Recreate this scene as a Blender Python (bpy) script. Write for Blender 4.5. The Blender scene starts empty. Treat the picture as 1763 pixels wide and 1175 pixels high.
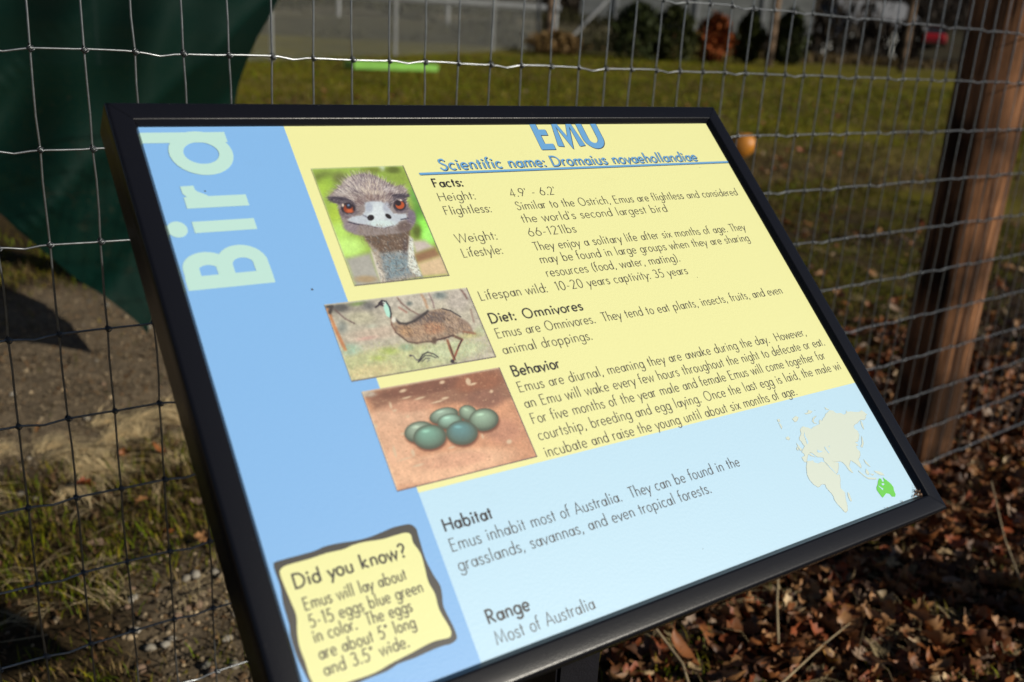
import bpy, bmesh, math, random
import numpy as np
from mathutils import Matrix, Vector

# ---------------------------------------------------------------- camera, light, exposure
S = bpy.context.scene
COL = S.collection
CAM_POS = (-0.15255772, -1.09167127, 0.038239)
CAM_R = np.array([[0.8259143, -0.5611856, 0.0541877], [-0.1327385, -0.2869613, -0.9487011], [0.5479472, 0.7763529, -0.3114964]])
F_PX = 1601.549
cam_data = bpy.data.cameras.new('camera')
cam = bpy.data.objects.new('camera', cam_data)
COL.objects.link(cam)
S.camera = cam
m = Matrix.Identity(4)
for r in range(3):
    m[r][0] = CAM_R[0][r]; m[r][1] = -CAM_R[1][r]; m[r][2] = -CAM_R[2][r]; m[r][3] = CAM_POS[r]
cam.matrix_world = m
cam_data.sensor_width = 36.0
cam_data.lens = F_PX / 1763 * 36
cam_data.clip_start = 0.02
cam_data.clip_end = 900
cam_data.dof.use_dof = True
cam_data.dof.focus_distance = 0.86
cam_data.dof.aperture_fstop = 5.0
cam_data.dof.aperture_blades = 7

SUN_TO = Vector((0.5, -0.866, 0.50)).normalized()
world = bpy.data.worlds.new('World')
S.world = world
world.use_nodes = True
wn = world.node_tree
sky = wn.nodes.new('ShaderNodeTexSky')
sky.sky_type = 'NISHITA'
sky.sun_disc = False
sky.air_density = 0.6
sky.dust_density = 0.4
sky.sun_elevation = math.asin(SUN_TO.z)
sky.sun_rotation = math.atan2(SUN_TO.x, SUN_TO.y)
wn.links.new(sky.outputs[0], wn.nodes['Background'].inputs[0])
wn.nodes['Background'].inputs[1].default_value = 0.05
sd = bpy.data.lights.new('sun', 'SUN')
sd.energy = 5.0
sd.angle = math.radians(0.53)
sd.color = (1.0, 0.935, 0.80)
sun = bpy.data.objects.new('sun', sd)
COL.objects.link(sun)
sun.rotation_euler = SUN_TO.to_track_quat('Z', 'Y').to_euler()
S.view_settings.view_transform = 'Standard'
S.view_settings.look = 'None'
S.view_settings.exposure = -0.36
S.view_settings.gamma = 1.0

rng = np.random.default_rng(7)
random.seed(7)

# ---------------------------------------------------------------- helpers
def lin(c):
    c = np.asarray(c, float) / 255.0
    return np.where(c <= 0.04045, c / 12.92, ((c + 0.055) / 1.055) ** 2.4)

def tag(o, label=None, cat=None, group=None, kind=None):
    if label: o['label'] = label
    if cat: o['category'] = cat
    if group: o['group'] = group
    if kind: o['kind'] = kind
    return o

def empty(name, loc=(0, 0, 0), rz=0.0):
    o = bpy.data.objects.new(name, None)
    o.empty_display_size = 0.05
    o.location = loc
    o.rotation_euler = (0, 0, rz)
    COL.objects.link(o)
    return o

def link(name, me, parent=None, mats=(), mtx=None, smooth=False):
    for mt in mats:
        if mt.name not in [x.name for x in me.materials if x]:
            me.materials.append(mt)
    if smooth:
        me.polygons.foreach_set('use_smooth', [True] * len(me.polygons))
    o = bpy.data.objects.new(name, me)
    COL.objects.link(o)
    if parent: o.parent = parent
    if mtx is not None: o.matrix_local = mtx
    return o

def npmesh(name, V, F, color=None, attr='tint'):
    """V (n,3); F (m,3) or (m,4)"""
    V = np.ascontiguousarray(V, np.float32); F = np.ascontiguousarray(F, np.int32)
    me = bpy.data.meshes.new(name)
    k = F.shape[1]
    me.vertices.add(len(V)); me.vertices.foreach_set('co', V.ravel())
    me.loops.add(F.size); me.loops.foreach_set('vertex_index', F.ravel())
    me.polygons.add(len(F)); me.polygons.foreach_set('loop_start', np.arange(0, F.size, k, dtype=np.int32))
    me.update(calc_edges=True)
    if color is not None:
        a = me.attributes.new(attr, 'FLOAT_COLOR', 'POINT')
        c = np.ones((len(V), 4), np.float32); c[:, :3] = color
        a.data.foreach_set('color', c.ravel())
    return me

def bm_mesh(name, bm):
    me = bpy.data.meshes.new(name)
    bm.normal_update()
    bm.to_mesh(me); bm.free()
    return me

def box_bm(bm, x0, x1, y0, y1, z0, z1):
    vs = [bm.verts.new(p) for p in ((x0,y0,z0),(x1,y0,z0),(x1,y1,z0),(x0,y1,z0),(x0,y0,z1),(x1,y0,z1),(x1,y1,z1),(x0,y1,z1))]
    for q in ((3,2,1,0),(4,5,6,7),(0,1,5,4),(1,2,6,5),(2,3,7,6),(3,0,4,7)):
        bm.faces.new([vs[i] for i in q])
    return vs

def boxm(name, *d, bevel=0.0):
    bm = bmesh.new(); box_bm(bm, *d)
    if bevel:
        bmesh.ops.bevel(bm, geom=list(bm.edges), offset=bevel, segments=2, affect='EDGES')
    return bm_mesh(name, bm)

def tube(P, rad, seg=6, caps=True):
    """polyline P (n,3) -> verts, quad faces"""
    P = np.asarray(P, float); n = len(P)
    rad = np.broadcast_to(np.asarray(rad, float), (n,))
    T = np.gradient(P, axis=0); T /= np.linalg.norm(T, axis=1)[:, None] + 1e-12
    up = np.array([0, 0, 1.0]) if abs(T[0][2]) < 0.9 else np.array([0, 1.0, 0])
    A = np.cross(T, up); A /= np.linalg.norm(A, axis=1)[:, None] + 1e-12
    B = np.cross(T, A)
    th = np.arange(seg) / seg * 2 * math.pi
    V = P[:, None, :] + rad[:, None, None] * (A[:, None, :] * np.cos(th)[None, :, None] + B[:, None, :] * np.sin(th)[None, :, None])
    V = V.reshape(-1, 3)
    F = []
    for i in range(n - 1):
        for j in range(seg):
            a = i * seg + j; b = i * seg + (j + 1) % seg
            F.append((a, b, b + seg, a + seg))
    return V, np.array(F)

def merge(parts):
    Vs, Fs, o = [], [], 0
    for V, F in parts:
        Vs.append(V); Fs.append(F + o); o += len(V)
    return np.concatenate(Vs), np.concatenate(Fs)

_lat = {}
def vnoise(x, y, sc, seed=0):
    if seed not in _lat:
        _lat[seed] = np.random.default_rng(1000 + seed).random((256, 256))
    L = _lat[seed]
    x = np.asarray(x, float) / sc + 1000.37; y = np.asarray(y, float) / sc + 1000.71
    xi = np.floor(x).astype(int); yi = np.floor(y).astype(int)
    fx = x - xi; fy = y - yi
    fx = fx * fx * (3 - 2 * fx); fy = fy * fy * (3 - 2 * fy)
    g = lambda i, j: L[(xi + i) % 256, (yi + j) % 256]
    return (g(0,0)*(1-fx)+g(1,0)*fx)*(1-fy) + (g(0,1)*(1-fx)+g(1,1)*fx)*fy
def fbm(x, y, sc, seed=0, oct=4):
    s = 0; a = 0.5; t = 0
    for k in range(oct):
        s = s + a * vnoise(x, y, sc / 2 ** k, seed + k); t += a; a *= 0.5
    return s / t
def sstep(a, b, x):
    t = np.clip((np.asarray(x, float) - a) / (b - a), 0, 1)
    return t * t * (3 - 2 * t)

# materials -------------------------------------------------------
def new_mat(name):
    mt = bpy.data.materials.new(name); mt.use_nodes = True
    return mt, mt.node_tree, mt.node_tree.nodes['Principled BSDF']

def mat(name, col, rough=0.6, noise=0.0, nscale=20.0, bump=0.0, bscale=60.0, metal=0.0, spec=0.5, attr=None, col2=None, stretch=None, bdist=0.002):
    mt, nt, P = new_mat(name)
    P.inputs['Roughness'].default_value = rough
    P.inputs['Metallic'].default_value = metal
    P.inputs['Specular IOR Level'].default_value = spec
    tc = nt.nodes.new('ShaderNodeTexCoord')
    src = tc.outputs['Object']
    if stretch:
        mp = nt.nodes.new('ShaderNodeMapping'); mp.inputs['Scale'].default_value = stretch
        nt.links.new(src, mp.inputs[0]); src = mp.outputs[0]
    base = None
    if attr:
        at = nt.nodes.new('ShaderNodeAttribute'); at.attribute_name = attr
        base = at.outputs['Color']
    if noise or col2:
        nz = nt.nodes.new('ShaderNodeTexNoise'); nz.inputs['Scale'].default_value = nscale
        nz.inputs['Detail'].default_value = 6; nz.inputs['Roughness'].default_value = 0.65
        nt.links.new(src, nz.inputs['Vector'])
        mx = nt.nodes.new('ShaderNodeMix'); mx.data_type = 'RGBA'
        rp = nt.nodes.new('ShaderNodeMapRange'); rp.inputs[1].default_value = 0.3; rp.inputs[2].default_value = 0.7
        nt.links.new(nz.outputs[0], rp.inputs[0]); nt.links.new(rp.outputs[0], mx.inputs[0])
        if attr:
            mx.blend_type = 'MULTIPLY'
            mx.inputs[0].default_value = 1
            cr = nt.nodes.new('ShaderNodeMapRange'); cr.inputs[1].default_value = 0.25; cr.inputs[2].default_value = 0.75
            cr.inputs[3].default_value = 1 - noise; cr.inputs[4].default_value = 1 + noise
            nt.links.new(nz.outputs[0], cr.inputs[0])
            nt.links.remove(mx.inputs[0].links[0])
            nt.links.new(base, mx.inputs[6]); nt.links.new(cr.outputs[0], mx.inputs[7])
        else:
            c = np.array(col, float); d = np.array(col2 if col2 else c * (1 - noise), float)
            e = c if col2 else np.minimum(c * (1 + noise), 1)
            mx.inputs[6].default_value = (*d, 1); mx.inputs[7].default_value = (*e, 1)
        nt.links.new(mx.outputs[2], P.inputs['Base Color'])
    elif attr:
        nt.links.new(base, P.inputs['Base Color'])
    else:
        P.inputs['Base Color'].default_value = (*col, 1)
    if bump:
        nb = nt.nodes.new('ShaderNodeTexNoise'); nb.inputs['Scale'].default_value = bscale; nb.inputs['Detail'].default_value = 5
        nt.links.new(src, nb.inputs['Vector'])
        bp = nt.nodes.new('ShaderNodeBump'); bp.inputs['Strength'].default_value = bump; bp.inputs['Distance'].default_value = bdist
        nt.links.new(nb.outputs[0], bp.inputs['Height']); nt.links.new(bp.outputs[0], P.inputs['Normal'])
    return mt

HEAD_ART=[('E',(128.2,380.3),(10.4,-0.5),(-2.1,-6.6),(110,125,60),6),('E',(132.7,376.7),(8.6,-0.4),(-2.1,-6.5),(150,185,70),5),('E',(123.5,371.6),(5.6,-0.2),(-2.4,-7.5),(165,200,75),5),('E',(140.8,380.8),(5.8,-0.2),(-1.8,-5.5),(115,125,70),4),('E',(192.7,379.6),(9.1,-4.8),(-4.5,-6.4),(140,165,70),6),('E',(180.3,388.3),(2.7,-0.1),(-0.8,-2.3),(220,240,235),2),('E',(190.1,386.8),(6.2,-0.3),(-1.2,-3.5),(100,115,50),3),('E',(171.9,387.5),(9.0,-0.4),(-1.0,-2.9),(125,140,60),4),('E',(126.2,345.3),(6.5,-0.5),(-4.4,-13.6),(170,200,70),6),('E',(121.9,326.5),(7.3,-0.7),(-4.0,-12.2),(185,228,110),6),('E',(127.5,315.4),(11.0,-1.0),(-3.0,-9.0),(195,240,130),6),('E',(202.8,361.6),(6.2,-0.4),(-3.9,-10.2),(110,170,80),5),('E',(195.7,340.2),(5.0,-0.3),(-5.5,-14.1),(95,150,60),6),('E',(196.7,326.7),(6.6,1.7),(-0.6,-11.5),(150,240,90),5),('E',(188.8,325.1),(4.0,-0.4),(-2.4,-6.4),(90,105,40),4),('E',(198.2,319.8),(6.1,-0.5),(-2.9,-7.5),(170,250,120),5),('P',[(120.6,305.7),(142.2,308.8),(141.9,280.8),(120.3,280.3)],(170,170,165),3),('E',(130.6,286.2),(9.0,-1.1),(-1.0,-3.0),(170,150,120),3),('P',[(180.7,317.0),(192.5,315.9),(198.0,308.8),(179.8,304.0)],(200,190,185),3),('P',[(177.8,304.2),(199.0,308.7),(200.7,299.7),(177.2,294.6)],(150,115,85),3),('P',[(177.6,295.6),(202.1,300.7),(201.0,282.3),(176.8,283.0)],(215,190,155),3),('P',[(144.0,313.9),(144.2,303.3),(141.9,280.8),(177.7,282.8),(176.8,293.6),(180.7,317.0),(178.8,328.1),(142.4,325.7)],(170,160,150),1.5),('P',[(141.9,335.5),(142.5,320.4),(147.8,313.5),(151.2,306.8),(174.2,307.8),(183.7,327.7),(182.0,336.8)],(105,85,72),2),('P',[(150.6,307.9),(174.2,307.8),(168.9,285.9),(146.6,283.3)],(135,150,160),3),('E',(159.7,295.4),(8.5,-0.9),(-3.0,-8.1),(125,148,160),6),('E',(173.7,313.2),(1.8,-0.1),(-2.7,-7.3),(90,76,74),2),('P',[(143.3,311.8),(145.8,305.3),(146.2,282.3),(141.3,281.9),(142.0,297.3)],(205,200,190),1),('P',[(180.3,321.4),(182.9,319.0),(177.5,302.1),(177.4,283.4),(171.4,284.6),(169.1,294.4)],(220,228,222),1),('P',[(126.3,364.3),(134.4,370.0),(139.6,374.1),(146.2,379.5),(153.3,383.1),(160.8,384.5),(168.5,383.6),(175.1,379.2),(180.4,374.4),(186.2,370.4),(192.6,370.8),(195.2,366.6),(193.6,361.0),(190.5,355.4),(189.9,349.7),(192.4,343.9),(192.3,338.2),(189.2,332.9),(184.7,327.6),(172.3,324.3),(143.9,324.5),(135.0,326.4),(131.6,333.1),(129.1,339.7),(129.7,347.2),(131.6,355.8),(126.3,359.9)],(146,136,136),1.2),('E',(157.3,374.4),(14.2,-2.2),(-2.8,-6.6),(205,198,192),3),('E',(165.1,368.3),(8.7,-4.8),(-4.9,-7.2),(195,182,172),3),('E',(139.3,367.5),(7.1,1.6),(-0.4,-3.8),(200,195,192),2),('E',(180.6,366.3),(6.1,-2.4),(-2.0,-3.2),(185,178,185),2),('E',(163.9,359.3),(10.4,-1.7),(-1.6,-3.8),(130,110,108),2.5),('E',(149.6,357.9),(4.8,-0.3),(-1.8,-5.4),(120,104,105),2),('E',(178.6,360.7),(4.0,-0.2),(-1.7,-4.5),(110,95,100),2),('P',[(125.4,362.2),(132.2,363.4),(139.4,361.9),(143.9,358.3),(144.4,353.9),(143.6,357.2),(137.6,356.5),(132.7,353.5),(130.8,356.4),(126.1,359.2)],(84,77,92),1.4),('P',[(180.0,361.7),(186.2,362.0),(194.3,361.5),(194.2,359.8),(189.8,357.7),(190.1,354.3),(187.6,357.3),(182.7,357.9),(178.7,355.6)],(86,80,96),1.4),('E',(136.9,348.9),(7.0,-0.5),(-2.5,-7.4),(110,98,108),1.5),('E',(183.9,350.1),(6.0,-0.4),(-2.5,-6.6),(115,105,120),1.5),('E',(134.7,333.9),(5.3,-3.0),(-3.2,-4.8),(140,130,140),2),('E',(188.8,338.5),(4.0,-0.3),(-2.9,-7.6),(120,110,128),2),('E',(179.6,330.3),(6.4,1.7),(-0.2,-4.7),(105,90,88),2.5),('P',[(153.7,355.5),(161.0,356.7),(168.6,355.6),(172.6,349.8),(174.5,344.0),(180.0,342.5),(185.7,342.7),(184.8,338.8),(177.6,336.0),(170.0,331.6),(161.5,330.2),(154.3,332.1),(147.5,334.8),(138.0,337.9),(134.1,340.4),(138.9,343.3),(147.7,343.7),(152.4,348.9)],(188,198,212),1),('E',(160.9,345.0),(7.7,-0.6),(-3.7,-10.2),(210,222,232),3),('E',(161.3,335.0),(10.6,-0.8),(-1.2,-3.2),(206,226,230),3),('E',(156.0,350.9),(2.9,-0.2),(-1.5,-4.4),(170,180,200),2),('E',(170.6,349.9),(2.9,-0.2),(-1.6,-4.4),(175,182,200),2),('L',[(133.5,338.8),(139.3,336.2),(147.4,334.5),(154.2,331.9),(161.5,330.2),(170.1,331.9)],0.7,(95,80,85),0.8),('L',[(134.7,338.2),(141.9,335.5)],0.9,(50,50,75),0.5),('L',[(179.2,337.5),(185.6,338.2)],1.1,(55,60,85),0.5),('L',[(148.6,343.7),(150.2,342.5),(152.3,340.1)],0.9,(110,110,130),0.8),('E',(138.3,351.5),(5.3,-1.5),(-2.9,-5.7),(50,42,52),0.8),('E',(138.1,351.0),(3.5,-1.0),(-2.0,-4.0),(150,66,34),0.5),('E',(138.8,348.7),(2.6,-0.7),(-0.8,-1.6),(200,96,52),1.2),('E',(139.6,353.5),(2.7,-0.2),(-0.9,-2.8),(42,34,48),0.5),('E',(139.4,354.2),(1.0,-0.1),(-0.4,-1.0),(110,135,170),0.6),('E',(134.8,354.5),(0.9,-0.1),(-0.5,-1.5),(225,205,190),0.5),('E',(183.1,351.5),(5.1,-1.4),(-3.0,-5.5),(55,45,55),0.8),('E',(183.4,351.5),(3.5,-1.0),(-2.0,-3.7),(185,84,42),0.5),('E',(182.6,353.4),(2.5,-0.2),(-0.9,-2.6),(42,30,38),0.5),('E',(185.4,356.5),(1.9,-0.8),(-0.5,-0.8),(230,215,210),0.5),('E',(153.9,341.1),(3.0,0.3),(-0.6,-2.8),(28,20,26),0.35),('E',(169.3,341.4),(1.9,-2.0),(-1.5,-1.6),(28,20,26),0.35)]
STAND_ART=[('E',(119.0,265.2),(24.9,0.5),(-2.2,-10.2),(165,160,150),8),('E',(160.6,263.4),(26.6,0.4),(-1.7,-7.0),(190,185,175),8),('E',(199.4,259.3),(10.7,-1.4),(-4.3,-10.7),(185,178,170),6),('E',(117.7,266.3),(6.5,0.1),(-0.4,-1.8),(120,140,90),3),('E',(102.7,264.7),(6.9,-0.9),(-1.2,-3.3),(95,95,95),3),('E',(125.0,263.5),(4.7,-0.6),(-1.2,-3.4),(110,110,110),3),('E',(186.1,264.8),(5.2,-0.7),(-1.3,-3.2),(125,135,135),3),('E',(157.9,261.0),(2.1,-0.3),(-0.6,-1.6),(90,100,100),2),('E',(99.0,248.8),(3.7,-0.5),(-1.7,-4.9),(140,146,142),4),('E',(115.2,254.3),(10.9,-1.6),(-1.7,-5.0),(185,182,160),4),('E',(121.9,245.4),(3.1,-0.4),(-0.6,-1.6),(175,185,170),3),('E',(123.3,240.0),(21.4,0.0),(-1.1,-4.9),(195,180,165),6),('E',(114.1,237.1),(6.4,0.0),(-0.3,-1.3),(205,170,160),3),('E',(125.9,215.6),(59.0,-1.2),(-2.6,-12.0),(190,195,150),8),('E',(107.9,210.3),(20.6,-0.5),(-1.1,-5.5),(205,195,150),6),('E',(177.5,216.7),(26.8,-0.5),(-2.0,-7.6),(190,200,165),6),('E',(127.5,224.3),(5.4,-0.9),(-0.9,-2.4),(165,185,100),4),('E',(117.7,219.9),(4.6,-0.7),(-0.6,-1.7),(172,188,105),4),('E',(198.0,227.0),(11.0,-0.1),(-0.7,-2.6),(195,190,140),5),('E',(208.6,230.0),(3.5,-0.5),(-1.5,-3.5),(175,185,155),4),('E',(99.0,230.1),(6.7,-1.0),(-1.4,-3.9),(165,195,175),4),('E',(141.9,225.0),(4.7,-0.8),(-1.0,-2.4),(140,165,140),3),('L',[(150.0,267.5),(151.5,262.3),(156.0,255.8),(162.4,249.9)],1.2,(125,100,94),0.9),('L',[(148.4,258.6),(152.7,254.0)],1.4,(165,120,108),1.2),('L',[(170.5,268.6),(171.5,262.0),(171.2,255.5)],1.8,(185,150,122),1.3),('L',[(177.3,267.7),(177.6,259.3),(176.7,254.8)],1.2,(140,120,120),0.8),('L',[(205.8,268.0),(207.5,263.0),(207.8,259.2)],1.8,(135,110,105),0.9),('L',[(207.2,248.8),(205.4,237.9)],1.5,(150,130,120),0.9),('L',[(92.2,266.6),(92.9,259.1),(93.4,248.8),(95.3,230.7)],2.6,(185,125,85),1),('L',[(92.3,267.0),(97.0,266.8),(93.7,261.6)],2.6,(70,65,65),1),('L',[(98.3,263.6),(103.4,255.1),(109.0,250.4)],1.1,(110,90,90),0.6),('P',[(175.8,226.8),(178.1,226.4),(177.9,217.5),(177.2,208.3),(175.1,208.7),(175.0,217.1)],(150,105,80),0.5),('L',[(183.3,228.8),(188.9,224.7)],2.6,(110,85,70),0.5),('L',[(189.1,224.3),(184.7,220.0),(179.4,213.7),(174.2,207.5)],1.5,(150,85,65),0.4),('L',[(177.1,221.2),(176.5,214.2),(177.0,208.8)],0.8,(50,40,40),0.3),('L',[(188.9,224.3),(182.0,216.8)],0.9,(50,40,45),0.3),('E',(174.0,208.0),(1.6,-0.3),(-0.6,-1.5),(50,42,50),0.5),('L',[(173.5,206.8),(176.8,206.2)],0.8,(60,50,50),0.3),('P',[(138.6,252.8),(136.7,245.1),(137.5,240.5),(139.3,236.3),(144.5,229.8),(151.2,227.2),(159.9,227.4),(164.4,225.8),(168.6,227.4),(174.4,226.5),(182.6,229.3),(192.2,230.6),(201.9,227.5),(200.6,233.0),(196.0,242.0),(191.2,248.2),(187.3,252.0),(181.5,253.4),(170.5,252.7),(162.1,249.0),(154.0,245.9),(147.6,244.8),(142.1,246.0),(140.8,250.7)],(168,148,130),0.8),('E',(171.6,246.3),(15.8,-0.7),(-1.6,-5.2),(110,100,100),2.5),('E',(187.5,241.3),(4.6,-4.3),(-5.1,-4.8),(175,155,140),2.5),('E',(169.1,237.6),(9.2,-1.3),(-2.0,-5.0),(190,140,110),3),('E',(146.8,238.3),(5.2,-3.2),(-2.8,-3.8),(205,165,125),2.5),('E',(156.2,236.0),(4.9,-0.8),(-1.9,-5.1),(185,155,130),3),('E',(196.5,236.4),(3.8,-5.9),(-3.4,-2.3),(150,130,118),1.5),('L',[(193.3,230.9),(202.1,227.8)],1.4,(150,105,80),1),('L',[(142.0,249.2),(143.7,245.8),(149.0,244.2),(156.5,245.8),(167.1,250.6),(170.5,252.7)],1.8,(62,56,58),1),('L',[(183.2,253.0),(189.4,250.3),(195.9,243.9)],1.1,(50,46,52),0.5),('L',[(145.2,229.3),(151.2,227.2),(159.8,227.3),(164.6,226.3)],1.0,(90,70,60),1),('E',(166.3,227.3),(1.9,-0.3),(-1.1,-2.8),(95,76,66),1.4),('L',[(168.6,227.4),(174.9,227.8),(183.5,229.2)],1.2,(70,50,50),0.6),('L',[(137.7,238.7),(144.5,229.8)],1,(80,60,55),0.7),('P',[(137.2,265.0),(140.6,265.1),(141.1,259.6),(139.4,252.6),(138.0,251.1),(135.8,253.1),(136.0,259.4)],(178,232,218),0.5),('E',(137.1,263.7),(1.8,-0.2),(-0.5,-1.5),(225,235,230),0.4),('L',[(133.5,264.2),(136.8,266.3),(139.7,265.2),(140.9,260.1),(140.0,254.3),(138.4,251.0)],1.3,(42,40,52),0.4),('L',[(129.8,261.3),(133.6,263.3),(136.1,262.0)],1.4,(60,52,60),0.4),('E',(135.1,264.0),(1.9,-0.3),(-0.6,-1.7),(55,48,58),0.4),('E',(137.5,263.7),(0.4,-0.1),(-0.1,-0.5),(20,20,20),0.3),('L',[(138.8,250.9),(137.1,245.0),(138.0,239.6)],1,(120,85,75),0.5),('E',(140.2,249.0),(1.8,-0.3),(-0.9,-2.4),(225,225,215),1),('L',[(142.2,218.0),(144.6,217.6),(146.0,213.5),(149.0,213.9)],0.8,(95,90,100),0.4),('L',[(146.5,211.7),(152.5,217.2),(157.3,218.6),(161.5,216.2),(163.8,213.2)],1,(40,38,50),0.35),('L',[(148.0,212.3),(153.8,216.1),(158.6,215.3),(162.0,212.9)],0.8,(45,42,52),0.35),('L',[(149.5,211.7),(153.8,214.0),(157.0,213.4)],0.7,(60,60,66),0.35),('E',(142.6,218.0),(1.1,-0.2),(-0.3,-0.8),(70,65,75),0.4),('L',[(153.5,211.0),(156.0,211.9),(155.2,213.3)],0.5,(110,110,110),0.3)]
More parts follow.
